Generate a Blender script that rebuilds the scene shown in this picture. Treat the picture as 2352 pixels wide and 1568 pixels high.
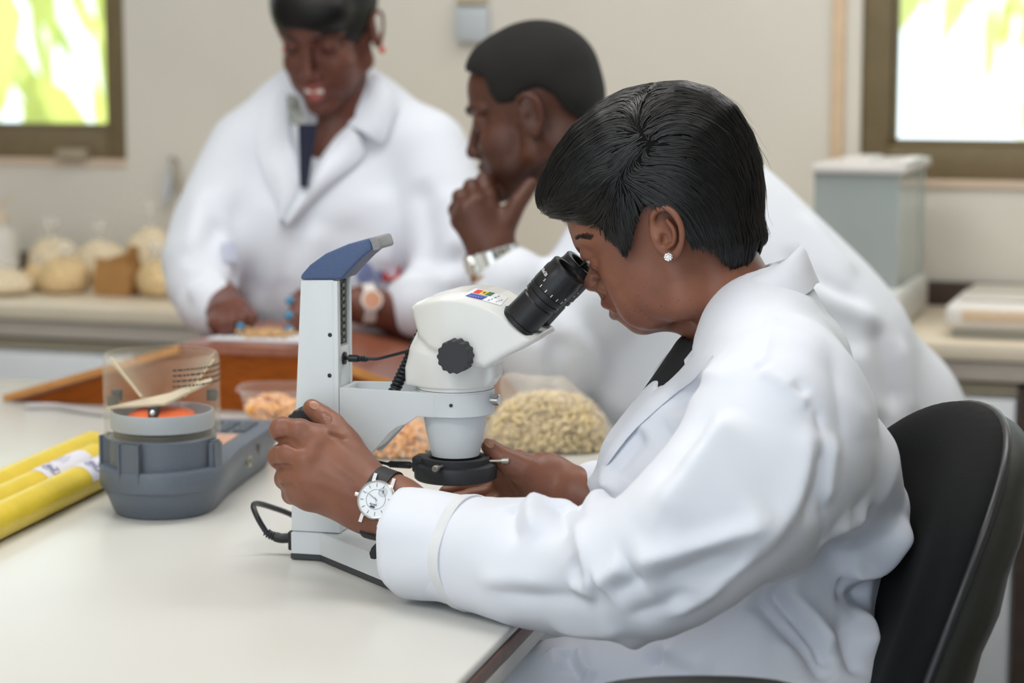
import bpy, bmesh, math, random
import numpy as np
from mathutils import Vector, Matrix

for _o in list(bpy.data.objects):
    bpy.data.objects.remove(_o)
SC = bpy.context.scene
COL = SC.collection

# ---------------------------------------------------------------- camera
CAM = np.array((0.0, 0.0, 1.26)); PITCH = math.radians(7.5); FPX = 5000.0
cam_d = bpy.data.cameras.new('camera'); cam = bpy.data.objects.new('camera', cam_d); COL.objects.link(cam)
cam.location = CAM; cam.rotation_euler = (math.pi/2 - PITCH, 0, 0)
cam_d.sensor_width = 36; cam_d.lens = FPX/2352*36
cam_d.clip_start = 0.05; cam_d.clip_end = 200
cam_d.dof.use_dof = True; cam_d.dof.focus_distance = 2.09; cam_d.dof.aperture_fstop = 4.0
SC.camera = cam

# ---------------------------------------------------------------- world, sun, exposure
SC.view_settings.view_transform = 'Standard'; SC.view_settings.look = 'None'
SC.view_settings.exposure = 0.32; SC.view_settings.gamma = 1.0; SC.view_settings.use_curve_mapping = False
world = bpy.data.worlds.new('sky'); SC.world = world; world.use_nodes = True
_n = world.node_tree.nodes; _n['Background'].inputs['Color'].default_value = (0.80, 0.905, 1.0, 1)
_n['Background'].inputs['Strength'].default_value = 1.75
sun_d = bpy.data.lights.new('sun', 'SUN'); sun = bpy.data.objects.new('sun', sun_d); COL.objects.link(sun)
sun_d.energy = 7.0; sun_d.angle = 0.01; sun_d.color = (1.0, 0.97, 0.92)
sun.rotation_euler = (math.radians(24), math.radians(-8), 0)
SC.cycles.use_denoising = True
SC.cycles.max_bounces = 10; SC.cycles.transparent_max_bounces = 24
SC.cycles.sample_clamp_indirect = 6.0

def area(name, loc, target, size, power, color=(1, 1, 1), size_y=None):
    d = bpy.data.lights.new(name, 'AREA'); o = bpy.data.objects.new(name, d); COL.objects.link(o)
    d.energy = power; d.color = color; d.size = size
    if size_y: d.shape = 'RECTANGLE'; d.size_y = size_y
    o.location = loc
    o.rotation_euler = (Vector(target)-Vector(loc)).to_track_quat('-Z', 'Y').to_euler()
    return o
# unseen ceiling luminaires added for key and fill light (their housings are built with the ceiling)
LAMPS = [(-1.35, 0.35, 2.72), (0.45, 1.0, 2.72), (-0.6, 2.6, 2.72), (0.9, 3.1, 2.72)]
LAMP_W = [19, 5, 11, 11]
for (lx, ly, lz), lw in zip(LAMPS, LAMP_W):
    area('added_ceiling_lamp_light', (lx, ly, lz), (lx, ly, 0), 1.2, lw, (0.96, 0.98, 1.0), 0.6)
# ---------------------------------------------------------------- projection helpers (pixels of the 2352x1568 frame -> world)
_fw = np.array((0, math.cos(PITCH), -math.sin(PITCH))); _up = np.array((0, math.sin(PITCH), math.cos(PITCH))); _rt = np.array((1.0, 0, 0))
def ray(u, v):
    return _fw + _rt*((u-1176)/FPX) - _up*((v-784)/FPX)
def at(u, v, Y):
    d = ray(u, v); return CAM + d*(Y/d[1])
def on_z(u, v, z):
    d = ray(u, v); return CAM + d*((z-CAM[2])/d[2])
def on_plane(u, v, p0, n):
    d = ray(u, v); n = np.asarray(n, float); return CAM + d*(np.dot(np.asarray(p0)-CAM, n)/np.dot(d, n))
class Frame:
    """a local frame turned about z; x, y, z axes"""
    def __init__(s, o, ang):
        s.o = np.asarray(o, float); c, n = math.cos(ang), math.sin(ang)
        s.ax = np.array((c, n, 0)); s.ay = np.array((-n, c, 0)); s.az = np.array((0, 0, 1.0)); s.ang = ang
    def w(s, p): return s.o + s.ax*p[0] + s.ay*p[1] + s.az*p[2]
    def l(s, P): q = np.asarray(P)-s.o; return np.array((q@s.ax, q@s.ay, q@s.az))
    def hit(s, u, v, y=0.0): return s.l(on_plane(u, v, s.o+s.ay*y, s.ay))
    def xz(s, u, v, y=0.0): q = s.hit(u, v, y); return (q[0], q[2])
def unit(v): v = np.asarray(v, float); return v/np.linalg.norm(v)

# ---------------------------------------------------------------- materials
def srgb(h):
    if isinstance(h, str): h = tuple(int(h[i:i+2], 16) for i in (0, 2, 4))
    return tuple((c/255/12.92 if c/255 <= 0.04045 else ((c/255+0.055)/1.055)**2.4) for c in h)
MATS = {}
def mat(name, col, rough=0.5, metal=0.0, var=0.0, vscale=30, bump=0.0, bscale=200, spec=0.5, trans=0.0, ior=1.45,
        sss=0.0, coat=0.0, alpha=1.0, emit=None, wave=None, stretch=None, detail=3, sheen=0.0, vcol=None, transl=0.0):
    if name in MATS: return MATS[name]
    m = bpy.data.materials.new(name); m.use_nodes = True; nt = m.node_tree; N = nt.nodes; L = nt.links
    b = N['Principled BSDF']; c = srgb(col)
    b.inputs['Base Color'].default_value = (*c, 1); b.inputs['Roughness'].default_value = rough; b.inputs['Metallic'].default_value = metal
    b.inputs['Specular IOR Level'].default_value = spec; b.inputs['Transmission Weight'].default_value = trans; b.inputs['IOR'].default_value = ior
    b.inputs['Coat Weight'].default_value = coat; b.inputs['Alpha'].default_value = alpha; b.inputs['Sheen Weight'].default_value = sheen
    if sss:
        b.inputs['Subsurface Weight'].default_value = sss; b.inputs['Subsurface Radius'].default_value = (0.012, 0.005, 0.003); b.inputs['Subsurface Scale'].default_value = 1.0
    if emit: b.inputs['Emission Color'].default_value = (*srgb(emit[0]), 1); b.inputs['Emission Strength'].default_value = emit[1]
    tc = N.new('ShaderNodeTexCoord'); mp = N.new('ShaderNodeMapping'); L.new(tc.outputs['Object'], mp.inputs['Vector'])
    if stretch: mp.inputs['Scale'].default_value = stretch
    if var:
        nz = N.new('ShaderNodeTexNoise'); nz.inputs['Scale'].default_value = vscale; nz.inputs['Detail'].default_value = detail
        L.new(mp.outputs[0], nz.inputs['Vector'])
        rp = N.new('ShaderNodeValToRGB'); L.new(nz.outputs['Fac'], rp.inputs['Fac'])
        rp.color_ramp.elements[0].position = 0.3; rp.color_ramp.elements[1].position = 0.7
        lo = tuple(x*(1-var) for x in c); hi = tuple(min(1, x*(1+var)) for x in c)
        if vcol: lo = srgb(vcol)
        rp.color_ramp.elements[0].color = (*lo, 1); rp.color_ramp.elements[1].color = (*hi, 1)
        L.new(rp.outputs['Color'], b.inputs['Base Color'])
    if bump:
        n2 = N.new('ShaderNodeTexNoise'); n2.inputs['Scale'].default_value = bscale; n2.inputs['Detail'].default_value = 4
        L.new(mp.outputs[0], n2.inputs['Vector'])
        bp = N.new('ShaderNodeBump'); bp.inputs['Strength'].default_value = bump; bp.inputs['Distance'].default_value = 0.002
        L.new(n2.outputs['Fac'], bp.inputs['Height']); L.new(bp.outputs['Normal'], b.inputs['Normal'])
    if transl:
        tr = N.new('ShaderNodeBsdfTranslucent'); tr.inputs['Color'].default_value = (*c, 1)
        mx = N.new('ShaderNodeMixShader'); mx.inputs[0].default_value = transl
        L.new(b.outputs[0], mx.inputs[1]); L.new(tr.outputs[0], mx.inputs[2]); L.new(mx.outputs[0], N['Material Output'].inputs['Surface'])
    MATS[name] = m; return m
def film(name, col, rough=0.08, opac=0.18, edge=0.55):
    """thin clear plastic: mostly see-through, with a glossy surface"""
    if name in MATS: return MATS[name]
    m = bpy.data.materials.new(name); m.use_nodes = True; nt = m.node_tree; N = nt.nodes; L = nt.links
    b = N['Principled BSDF']; b.inputs['Base Color'].default_value = (*srgb(col), 1); b.inputs['Roughness'].default_value = rough
    t = N.new('ShaderNodeBsdfTransparent'); lw = N.new('ShaderNodeLayerWeight'); lw.inputs['Blend'].default_value = 0.25
    ma = N.new('ShaderNodeMath'); ma.operation = 'MULTIPLY_ADD'; ma.inputs[1].default_value = edge; ma.inputs[2].default_value = opac; ma.use_clamp = True
    mx = N.new('ShaderNodeMixShader'); L.new(lw.outputs['Facing'], ma.inputs[0]); L.new(ma.outputs[0], mx.inputs[0])
    L.new(t.outputs[0], mx.inputs[1]); L.new(b.outputs[0], mx.inputs[2]); L.new(mx.outputs[0], N['Material Output'].inputs['Surface'])
    MATS[name] = m; return m

# ---------------------------------------------------------------- objects
def link(name, me, m=None, parent=None, smooth=None):
    o = bpy.data.objects.new(name, me); COL.objects.link(o)
    if m is not None and not me.materials: me.materials.append(m)
    if parent is not None:
        o.parent = parent
        o.matrix_parent_inverse = parent.matrix_basis.inverted()
    if smooth is not None:
        me.polygons.foreach_set('use_smooth', [smooth]*len(me.polygons))
    return o
def tag(o, label, cat=None, group=None, kind=None):
    o['label'] = label
    if cat: o['category'] = cat
    if group: o['group'] = group
    if kind: o['kind'] = kind
    return o
def empty(name, loc, label, cat, group=None):
    o = bpy.data.objects.new(name, None); COL.objects.link(o); o.location = loc; o.empty_display_size = 0.05
    return tag(o, label, cat, group)
def np_mesh(name, V, F):
    """fast mesh from numpy: F is (n,3) or (n,4) or a list of such"""
    me = bpy.data.meshes.new(name); V = np.asarray(V, np.float32)
    Fs = F if isinstance(F, list) else [F]
    Fs = [np.asarray(f, np.int32) for f in Fs if len(f)]
    nl = sum(f.size for f in Fs); npoly = sum(len(f) for f in Fs)
    me.vertices.add(len(V)); me.vertices.foreach_set('co', V.ravel())
    me.loops.add(nl); me.loops.foreach_set('vertex_index', np.concatenate([f.ravel() for f in Fs]))
    me.polygons.add(npoly)
    tot = np.concatenate([np.full(len(f), f.shape[1], np.int32) for f in Fs])
    me.polygons.foreach_set('loop_start', np.concatenate([[0], np.cumsum(tot)[:-1]]).astype(np.int32))
    me.update(calc_edges=True); me.validate()
    return me
def auto_smooth(o, deg=35):
    me = o.data
    bm = bmesh.new(); bm.from_mesh(me); lim = math.radians(deg)
    for f in bm.faces: f.smooth = True
    for e in bm.edges:
        if len(e.link_faces) == 2: e.smooth = e.calc_face_angle(0) < lim
    bm.to_mesh(me); bm.free()
class MB:
    """collects shapes into one bmesh, in world space through an optional frame"""
    def __init__(s, fr=None): s.bm = bmesh.new(); s.fr = fr
    def P(s, p): return Vector(s.fr.w(p)) if s.fr else Vector(p)
    def box(s, lo, hi, bev=0.0, seg=2):
        t = bmesh.new(); bmesh.ops.create_cube(t, size=1)
        for v in t.verts: v.co = Vector(((lo[i]+hi[i])/2+v.co[i]*(hi[i]-lo[i]) for i in range(3)))
        if bev: bmesh.ops.bevel(t, geom=t.edges[:], offset=bev, segments=seg, profile=0.5, affect='EDGES')
        return s.merge(t)
    def merge(s, t, fr=True):
        if s.fr and fr:
            for v in t.verts: v.co = Vector(s.fr.w(v.co))
        me = bpy.data.meshes.new('t'); t.to_mesh(me); s.bm.from_mesh(me); bpy.data.meshes.remove(me); t.free(); return s
    def prism(s, pts, y0, y1, bev=0.0, seg=2, axis='y', wfun=None):
        """polygon in (x,z) extruded along y (axis='y') or polygon in (x,y) extruded along z (axis='z')"""
        t = bmesh.new(); A = []; B = []
        for a, b in pts:
            if axis == 'y':
                k = wfun(a, b) if wfun else 1.0
                A.append(t.verts.new((a, y0*k, b))); B.append(t.verts.new((a, y1*k, b)))
            else: A.append(t.verts.new((a, b, y0))); B.append(t.verts.new((a, b, y1)))
        t.faces.new(A); t.faces.new(B[::-1]); n = len(A)
        for i in range(n): t.faces.new((A[i], B[i], B[(i+1) % n], A[(i+1) % n]))
        bmesh.ops.recalc_face_normals(t, faces=t.faces[:])
        if bev: bmesh.ops.bevel(t, geom=[e for e in t.edges if e.calc_face_angle(0) > 0.5], offset=bev, segments=seg, profile=0.5, affect='EDGES')
        return s.merge(t)
    def lathe(s, prof, o, axis=(0, 0, 1), n=48, cap=True, scal=None):
        """prof: list of (r, t) along axis from o; scal: (lobes, depth) scallops the radius"""
        o = np.asarray(o, float); a = unit(axis); h = np.array((1.0, 0, 0)) if abs(a[0]) < 0.8 else np.array((0, 1.0, 0))
        e1 = unit(np.cross(a, h)); e2 = np.cross(a, e1); t = bmesh.new(); R = []
        for r, tt in prof:
            ring = []
            for i in range(n):
                th = 2*math.pi*i/n; rr = r*(1-scal[1]*(0.5+0.5*math.cos(th*scal[0]))) if scal else r
                ring.append(t.verts.new(o+a*tt+(e1*math.cos(th)+e2*math.sin(th))*max(rr, 1e-5)))
            R.append(ring)
        for i in range(len(R)-1):
            for j in range(n): t.faces.new((R[i][j], R[i][(j+1) % n], R[i+1][(j+1) % n], R[i+1][j]))
        if cap:
            t.faces.new(R[0][::-1]); t.faces.new(R[-1])
        bmesh.ops.recalc_face_normals(t, faces=t.faces[:])
        return s.merge(t)
    def tube(s, pts, r, n=10, cyc=False, smooth=0):
        P = [np.asarray(p, float) for p in pts]
        if smooth: P = catmull(P, smooth)
        t = bmesh.new(); R = []; m = len(P); rr = r if hasattr(r, '__len__') else None
        up = None
        for i, p in enumerate(P):
            d = unit(P[min(i+1, m-1)]-P[max(i-1, 0)])
            if up is None:
                h = np.array((0, 0, 1.0)) if abs(d[2]) < 0.9 else np.array((1.0, 0, 0)); up = unit(np.cross(np.cross(d, h), d))
            else: up = unit(up-d*np.dot(up, d))
            sd = np.cross(d, up); ri = rr[min(int(i*len(rr)/m), len(rr)-1)] if rr else r
            R.append([t.verts.new(p+ri*(up*math.cos(2*math.pi*j/n)+sd*math.sin(2*math.pi*j/n))) for j in range(n)])
        for i in range(m-1):
            for j in range(n): t.faces.new((R[i][j], R[i][(j+1) % n], R[i+1][(j+1) % n], R[i+1][j]))
        t.faces.new(R[0][::-1]); t.faces.new(R[-1]); bmesh.ops.recalc_face_normals(t, faces=t.faces[:])
        return s.merge(t)
    def ball(s, c, r, sub=3):
        t = bmesh.new(); bmesh.ops.create_icosphere(t, subdivisions=sub, radius=1)
        rr = r if hasattr(r, '__len__') else (r, r, r)
        for v in t.verts: v.co = Vector((c[i]+v.co[i]*rr[i] for i in range(3)))
        return s.merge(t)
    def loft(s, rings, cap=True):
        t = bmesh.new(); R = [[t.verts.new(p) for p in rg] for rg in rings]; n = len(R[0])
        for i in range(len(R)-1):
            for j in range(n): t.faces.new((R[i][j], R[i][(j+1) % n], R[i+1][(j+1) % n], R[i+1][j]))
        if cap: t.faces.new(R[0][::-1]); t.faces.new(R[-1])
        bmesh.ops.recalc_face_normals(t, faces=t.faces[:])
        return s.merge(t)
    def grid(s, G, thick=0.0):
        """G[i][j] points -> sheet; with thickness a closed slab"""
        G = np.asarray(G, float); a, b = G.shape[:2]; t = bmesh.new()
        A = [[t.verts.new(G[i, j]) for j in range(b)] for i in range(a)]
        for i in range(a-1):
            for j in range(b-1): t.faces.new((A[i][j], A[i+1][j], A[i+1][j+1], A[i][j+1]))
        if thick:
            bmesh.ops.recalc_face_normals(t, faces=t.faces[:])
            bmesh.ops.solidify(t, geom=t.faces[:], thickness=thick)
        return s.merge(t)
    def build(s, name, m, parent=None, smooth=35, label=None):
        me = bpy.data.meshes.new(name); s.bm.to_mesh(me); s.bm.free()
        o = link(name, me, m, parent)
        if smooth: auto_smooth(o, smooth)
        if label: o['label'] = label
        return o
def catmull(P, k):
    P = [np.asarray(p, float) for p in P]; out = []
    for i in range(len(P)-1):
        a, b, c, d = P[max(i-1, 0)], P[i], P[i+1], P[min(i+2, len(P)-1)]
        for j in range(k):
            t = j/k; out.append(0.5*((2*b)+(c-a)*t+(2*a-5*b+4*c-d)*t*t+(3*b-a-3*c+d)*t**3))
    out.append(P[-1]); return out
def text_mesh(name, body, size, M, m, parent, extrude=0.0002, align='CENTER'):
    cu = bpy.data.curves.new(name, 'FONT'); cu.body = body; cu.size = size; cu.align_x = align; cu.align_y = 'CENTER'; cu.extrude = extrude
    o = bpy.data.objects.new(name, cu); COL.objects.link(o)
    dg = bpy.context.evaluated_depsgraph_get(); me = bpy.data.meshes.new_from_object(o.evaluated_get(dg))
    bpy.data.objects.remove(o); bpy.data.curves.remove(cu)
    me.transform(M); me.name = name
    return link(name, me, m, parent)
def basis(o, x, y):
    x = unit(x); z = unit(np.cross(x, y)); y = np.cross(z, x)
    return Matrix(((x[0], y[0], z[0], o[0]), (x[1], y[1], z[1], o[1]), (x[2], y[2], z[2], o[2]), (0, 0, 0, 1)))

# ---------------------------------------------------------------- signed distance fields -> one continuous surface
class Sdf:
    def __init__(s): s.ops = []
    def _add(s, fn, lo, hi, k, op): s.ops.append((fn, np.asarray(lo), np.asarray(hi), k, op)); return s
    def cone(s, a, b, ra, rb, k=0.01, op='u', flat=None):
        a = np.asarray(a, float); b = np.asarray(b, float); ba = b-a; bb = max(ba@ba, 1e-12)
        if flat is not None:
            ax, sc = unit(flat[0]), flat[1]
        def fn(x, y, z):
            px, py, pz = x-a[0], y-a[1], z-a[2]
            t = np.clip((px*ba[0]+py*ba[1]+pz*ba[2])/bb, 0, 1)
            qx, qy, qz = px-ba[0]*t, py-ba[1]*t, pz-ba[2]*t
            if flat is not None:
                q = (qx*ax[0]+qy*ax[1]+qz*ax[2])*(1/sc-1)
                qx, qy, qz = qx+q*ax[0], qy+q*ax[1], qz+q*ax[2]
            d = np.sqrt(qx*qx+qy*qy+qz*qz)-(ra+(rb-ra)*t)
            return d*(min(sc, 1.0) if flat is not None else 1.0)
        R = max(ra, rb)*(max(1, flat[1]) if flat is not None else 1)
        return s._add(fn, np.minimum(a, b)-R, np.maximum(a, b)+R, k, op)
    def chain(s, pts, k=0.01, op='u', flat=None, ki=0.0):
        """pts: list of (point, radius); one primitive, joined hard inside"""
        t = Sdf()
        for (a, ra), (b, rb) in zip(pts, pts[1:]): t.cone(a, b, ra, rb, ki, 'u', flat)
        O = t.ops
        def fn(x, y, z):
            D = O[0][0](x, y, z)
            for o in O[1:]: D = np.minimum(D, o[0](x, y, z))
            return D
        return s._add(fn, np.min([o[1] for o in O], 0), np.max([o[2] for o in O], 0), k, op)
    def ball(s, c, r, k=0.01, op='u'): return s.ell(c, (r, r, r), None, k, op)
    def ell(s, c, r, ax=None, k=0.01, op='u'):
        c = np.asarray(c, float); r = np.asarray(r, float); A = np.eye(3) if ax is None else np.asarray([unit(v) for v in ax])
        B = A/r[:, None]; B2 = A/(r[:, None]**2)
        def fn(x, y, z):
            px, py, pz = x-c[0], y-c[1], z-c[2]; k0 = 0; k1 = 0
            for i in range(3):
                k0 = k0+(px*B[i, 0]+py*B[i, 1]+pz*B[i, 2])**2; k1 = k1+(px*B2[i, 0]+py*B2[i, 1]+pz*B2[i, 2])**2
            k0 = np.sqrt(k0); return k0*(k0-1)/np.maximum(np.sqrt(k1), 1e-9)
        e = np.sqrt(((A*r[:, None])**2).sum(0))
        return s._add(fn, c-e, c+e, k, op)
    def prism(s, fr, poly, hw, rnd, k=0.01, op='u', yc=0.0, wfun=None):
        """rounded polygon (x,z of frame fr) extruded to half-width hw about y=yc"""
        poly = np.asarray(poly, float)
        def fn(x, y, z):
            px, py, pz = x-fr.o[0], y-fr.o[1], z-fr.o[2]
            lx = px*fr.ax[0]+py*fr.ax[1]+pz*fr.ax[2]; ly = px*fr.ay[0]+py*fr.ay[1]+pz*fr.ay[2]-yc; lz = px*fr.az[0]+py*fr.az[1]+pz*fr.az[2]
            d2 = poly_sd(lx, lz, poly)+rnd; h = wfun(lx, lz) if wfun else hw
            dw = np.abs(ly)-h+rnd
            return np.minimum(np.maximum(d2, dw), 0)+np.sqrt(np.maximum(d2, 0)**2+np.maximum(dw, 0)**2)-rnd
        W = [fr.w((p[0], yc+sg*hw*1.05, p[1])) for p in poly for sg in (-1, 1)]
        return s._add(fn, np.min(W, 0), np.max(W, 0), k, op)
    def inflate(s, fr, poly, W, D, k=0.0, op='u', yc=0.0):
        """a pillow whose outline in the frame's x-z plane is the polygon, half-width W, rounding in over D"""
        poly = np.asarray(poly, float)
        def fn(x, y, z):
            px, py, pz = x-fr.o[0], y-fr.o[1], z-fr.o[2]
            lx = px*fr.ax[0]+py*fr.ax[1]+pz*fr.ax[2]; ly = px*fr.ay[0]+py*fr.ay[1]+pz*fr.ay[2]-yc; lz = px*fr.az[0]+py*fr.az[1]+pz*fr.az[2]
            d = poly_sd(lx, lz, poly); m = np.maximum(1+d/D, 0)
            return (np.sqrt((ly/W)**2+m*m)-1)*min(W, D)
        Q = [fr.w((p[0], yc+sg*W, p[1])) for p in poly for sg in (-1, 1)]
        return s._add(fn, np.min(Q, 0), np.max(Q, 0), k, op)
    def half(s, p, n, k=0.005):
        """cut away the side the normal points to"""
        p = np.asarray(p, float); n = unit(n)
        return s._add(lambda x, y, z: (x-p[0])*n[0]+(y-p[1])*n[1]+(z-p[2])*n[2], (-1e3,)*3, (1e3,)*3, k, 'i')
    @staticmethod
    def mix(D, d, k, op):
        if op == 'u':
            r = np.minimum(D, d)
            if k: h = np.maximum(k-np.abs(D-d), 0)/k; r = r-h*h*k*0.25
            return r
        if op == 's': d = -d
        r = np.maximum(D, d)
        if k: h = np.maximum(k-np.abs(D-d), 0)/k; r = r+h*h*k*0.25
        return r
    def eval(s, P):
        P = np.asarray(P, float); D = np.full(len(P), 1e3)
        for fn, lo, hi, k, op in s.ops: D = s.mix(D, fn(P[:, 0], P[:, 1], P[:, 2]), k, op)
        return D
    def grad(s, P, e=0.0008):
        g = np.stack([s.eval(P+np.eye(3)[i]*e)-s.eval(P-np.eye(3)[i]*e) for i in range(3)], 1)
        return g/np.maximum(np.linalg.norm(g, axis=1), 1e-9)[:, None]
    def px(s, pts, lift=0.0):
        """march the pixel rays onto the surface"""
        dirs = np.array([unit(ray(u, v)) for u, v in pts]); t = np.full(len(pts), 1.2)
        for _ in range(110):
            t = t+np.clip(s.eval(CAM+dirs*t[:, None]), -0.02, 0.09)*0.7
        P = CAM+dirs*t[:, None]
        return P if not lift else P+s.grad(P)*lift
    def net(s, h, lo=None, hi=None, relax=1):
        L = np.min([o[1] for o in s.ops if o[4] == 'u'], 0)-3*h if lo is None else np.asarray(lo)
        H = np.max([o[2] for o in s.ops if o[4] == 'u'], 0)+3*h if hi is None else np.asarray(hi)
        n = np.ceil((H-L)/h).astype(int)+1
        ax = [(L[i]+h*np.arange(n[i])).astype(np.float32) for i in range(3)]
        D = np.full(n, 1e3, np.float32)
        for fn, lo_, hi_, k, op in s.ops:
            pad = k+3*h; i0 = np.maximum(np.floor((lo_-pad-L)/h), 0).astype(int); i1 = np.minimum(np.ceil((hi_+pad-L)/h)+1, n).astype(int)
            if op == 'i': i0 = np.zeros(3, int); i1 = n
            if (i1 <= i0).any(): continue
            sl = tuple(slice(a, b) for a, b in zip(i0, i1))
            d = fn(ax[0][sl[0]][:, None, None], ax[1][sl[1]][None, :, None], ax[2][sl[2]][None, None, :]).astype(np.float32)
            D[sl] = s.mix(D[sl], d, k, op)
        V, F = surfnet(D, L, h)
        for _ in range(relax): V = relaxed(V, F, 0.5)
        return V, F
def poly_sd(x, z, P):
    d = None; sgn = None; n = len(P)
    for i in range(n):
        a, b = P[i], P[i-1]; e = b-a; wx, wz = x-a[0], z-a[1]
        t = np.clip((wx*e[0]+wz*e[1])/max(e@e, 1e-12), 0, 1); q = (wx-e[0]*t)**2+(wz-e[1]*t)**2
        c1 = z >= a[1]; c2 = z < b[1]; c3 = e[0]*wz > e[1]*wx
        fl = (c1 & c2 & c3) | (~c1 & ~c2 & ~c3)
        d = q if d is None else np.minimum(d, q); sgn = fl if sgn is None else sgn ^ fl
    return np.where(sgn, -1.0, 1.0)*np.sqrt(d)
def surfnet(D, lo, h):
    S = D < 0; n = D.shape
    c = np.zeros((n[0]-1, n[1]-1, n[2]-1), np.uint8)
    off = [(i, j, k) for i in (0, 1) for j in (0, 1) for k in (0, 1)]
    for i, j, k in off: c += S[i:n[0]-1+i, j:n[1]-1+j, k:n[2]-1+k]
    act = (c > 0) & (c < 8); idx = np.full(c.shape, -1, np.int32); I = np.nonzero(act); m = len(I[0]); idx[I] = np.arange(m)
    acc = np.zeros((m, 3)); cnt = np.zeros(m)
    for a in off:
        for ax in range(3):
            if a[ax]: continue
            b = list(a); b[ax] = 1
            da = D[I[0]+a[0], I[1]+a[1], I[2]+a[2]].astype(float); db = D[I[0]+b[0], I[1]+b[1], I[2]+b[2]].astype(float)
            q = (da < 0) != (db < 0); t = np.where(q, da/np.where(q, da-db, 1), 0)
            p = np.tile(np.array(a, float), (m, 1)); p[:, ax] += t; acc += p*q[:, None]; cnt += q
    V = np.asarray(lo)+h*(np.stack(I, 1)+acc/np.maximum(cnt, 1)[:, None])
    F = []
    for ax in range(3):
        o1, o2 = (ax+1) % 3, (ax+2) % 3
        sa = [slice(None)]*3; sb = [slice(None)]*3; sa[ax] = slice(0, -1); sb[ax] = slice(1, None)
        A, B = S[tuple(sa)], S[tuple(sb)]; q = A != B
        for o in (o1, o2):
            e0 = [slice(None)]*3; e0[o] = 0; q[tuple(e0)] = False; e0[o] = -1; q[tuple(e0)] = False
        E = np.stack(np.nonzero(q), 1)
        if not len(E): continue
        def cell(d1, d2):
            e = E.copy(); e[:, o1] += d1; e[:, o2] += d2; return idx[e[:, 0], e[:, 1], e[:, 2]]
        f = np.stack([cell(-1, -1), cell(0, -1), cell(0, 0), cell(-1, 0)], 1)
        fl = ~A[E[:, 0], E[:, 1], E[:, 2]]; f[fl] = f[fl][:, ::-1]; F.append(f)
    F = np.concatenate(F); return V, F[(F >= 0).all(1)]
def relaxed(V, F, w):
    n = len(V); a = np.concatenate([F[:, i] for i in range(4)]+[F[:, (i+1) % 4] for i in range(4)]); b = np.concatenate([F[:, (i+1) % 4] for i in range(4)]+[F[:, i] for i in range(4)])
    c = np.maximum(np.bincount(a, minlength=n), 1); out = np.stack([np.bincount(a, V[b, i], n)/c for i in range(3)], 1)
    return V*(1-w)+out*w
def normals(V, F):
    n = np.cross(V[F[:, 2]]-V[F[:, 0]], V[F[:, 3]]-V[F[:, 1]]); o = np.zeros_like(V)
    for i in range(3):
        for j in range(4): o[:, i] += np.bincount(F[:, j], n[:, i], len(V))
    return o/np.maximum(np.linalg.norm(o, axis=1), 1e-12)[:, None]
def seg_dist(V, poly):
    """distance to a polyline and the position 0..1 along it"""
    poly = np.asarray(poly, float); L = np.linalg.norm(np.diff(poly, axis=0), axis=1); cum = np.concatenate([[0], np.cumsum(L)])
    best = np.full(len(V), 1e9); tt = np.zeros(len(V))
    for i in range(len(L)):
        a = poly[i]; ba = poly[i+1]-a; t = np.clip((V-a)@ba/max(ba@ba, 1e-12), 0, 1); d = np.linalg.norm(V-a-t[:, None]*ba, axis=1)
        m = d < best; best[m] = d[m]; tt[m] = (cum[i]+t[m]*L[i])/cum[-1]
    return best, tt
def folds(V, N, sdf, L, sharp=2.0):
    """a list of (pixel line, height, half-width, taper) laid on the surface"""
    P = sdf.px([p for f in L for p in f[0]]); i = 0
    for f in L: V = fold(V, N, P[i:i+len(f[0])], f[1], f[2], f[3] if len(f) > 3 else (.25, .25), None, sharp); i += len(f[0])
    return V
def fold(V, N, poly, amp, w, taper=(0.25, 0.25), nrm=None, sharp=2.0):
    """raise (or sink) the surface along a line by amp with half-width w"""
    poly = np.asarray(catmull(poly, 5)) if len(poly) > 2 else np.asarray(poly, float)
    m = np.all((V > poly.min(0)-3*w) & (V < poly.max(0)+3*w), axis=1)
    if not m.any(): return V
    d, t = seg_dist(V[m], poly); e = np.ones(len(t))
    if taper[0]: e *= np.clip(t/taper[0], 0, 1)
    if taper[1]: e *= np.clip((1-t)/taper[1], 0, 1)
    e = e*e*(3-2*e); V = V.copy(); V[m] += N[m]*(amp*e*np.exp(-(d/w)**sharp))[:, None]
    return V
_rs = np.random.RandomState(7)
def wob(V, scale, seed, octv=4, n=7):
    """smooth random field made of a few waves, about -1..1"""
    r = np.random.RandomState(seed); out = np.zeros(len(V)); tot = 0
    for o in range(octv):
        f = scale*2**o; a = 0.55**o
        for _ in range(n):
            k = r.normal(size=3); k = k/np.linalg.norm(k)*f*(0.6+0.8*r.rand()); out += a*np.sin(V@k+r.rand()*6.283)
        tot += a*math.sqrt(n/2)
    return out/tot/1.4
# ================================================================ the room
WR = math.radians(-18.5)                                   # the back wall is turned; its right end comes nearer
WF = Frame((0.0, 4.28, 0.0), WR)                         # x runs along the wall to the right, y goes out of the room
M_wall = mat('wall_paint', 'd9d4ca', 0.85, var=0.03, vscale=3)
M_ceil = mat('ceiling_paint', 'eeebe4', 0.9, var=0.02, vscale=4)
M_floor = mat('floor_tile', '75726d', 0.4, var=0.08, vscale=6)
M_frame = mat('window_aluminium', '75664a', 0.5, var=0.08, vscale=20)
M_trim_tan = mat('trim_tan', 'dfc4a4', 0.8, var=0.05)
M_glass = mat('window_glass', 'f4f8f4', 0.02, trans=1.0, ior=1.02)
def struct(o): o['kind'] = 'structure'; return o
def wall_s(u, v): return WF.hit(u, v, 0.0)
wl_r, wl_b = wall_s(287, 200)[0], wall_s(200, 366)[2]      # left window: right edge, bottom edge
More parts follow.
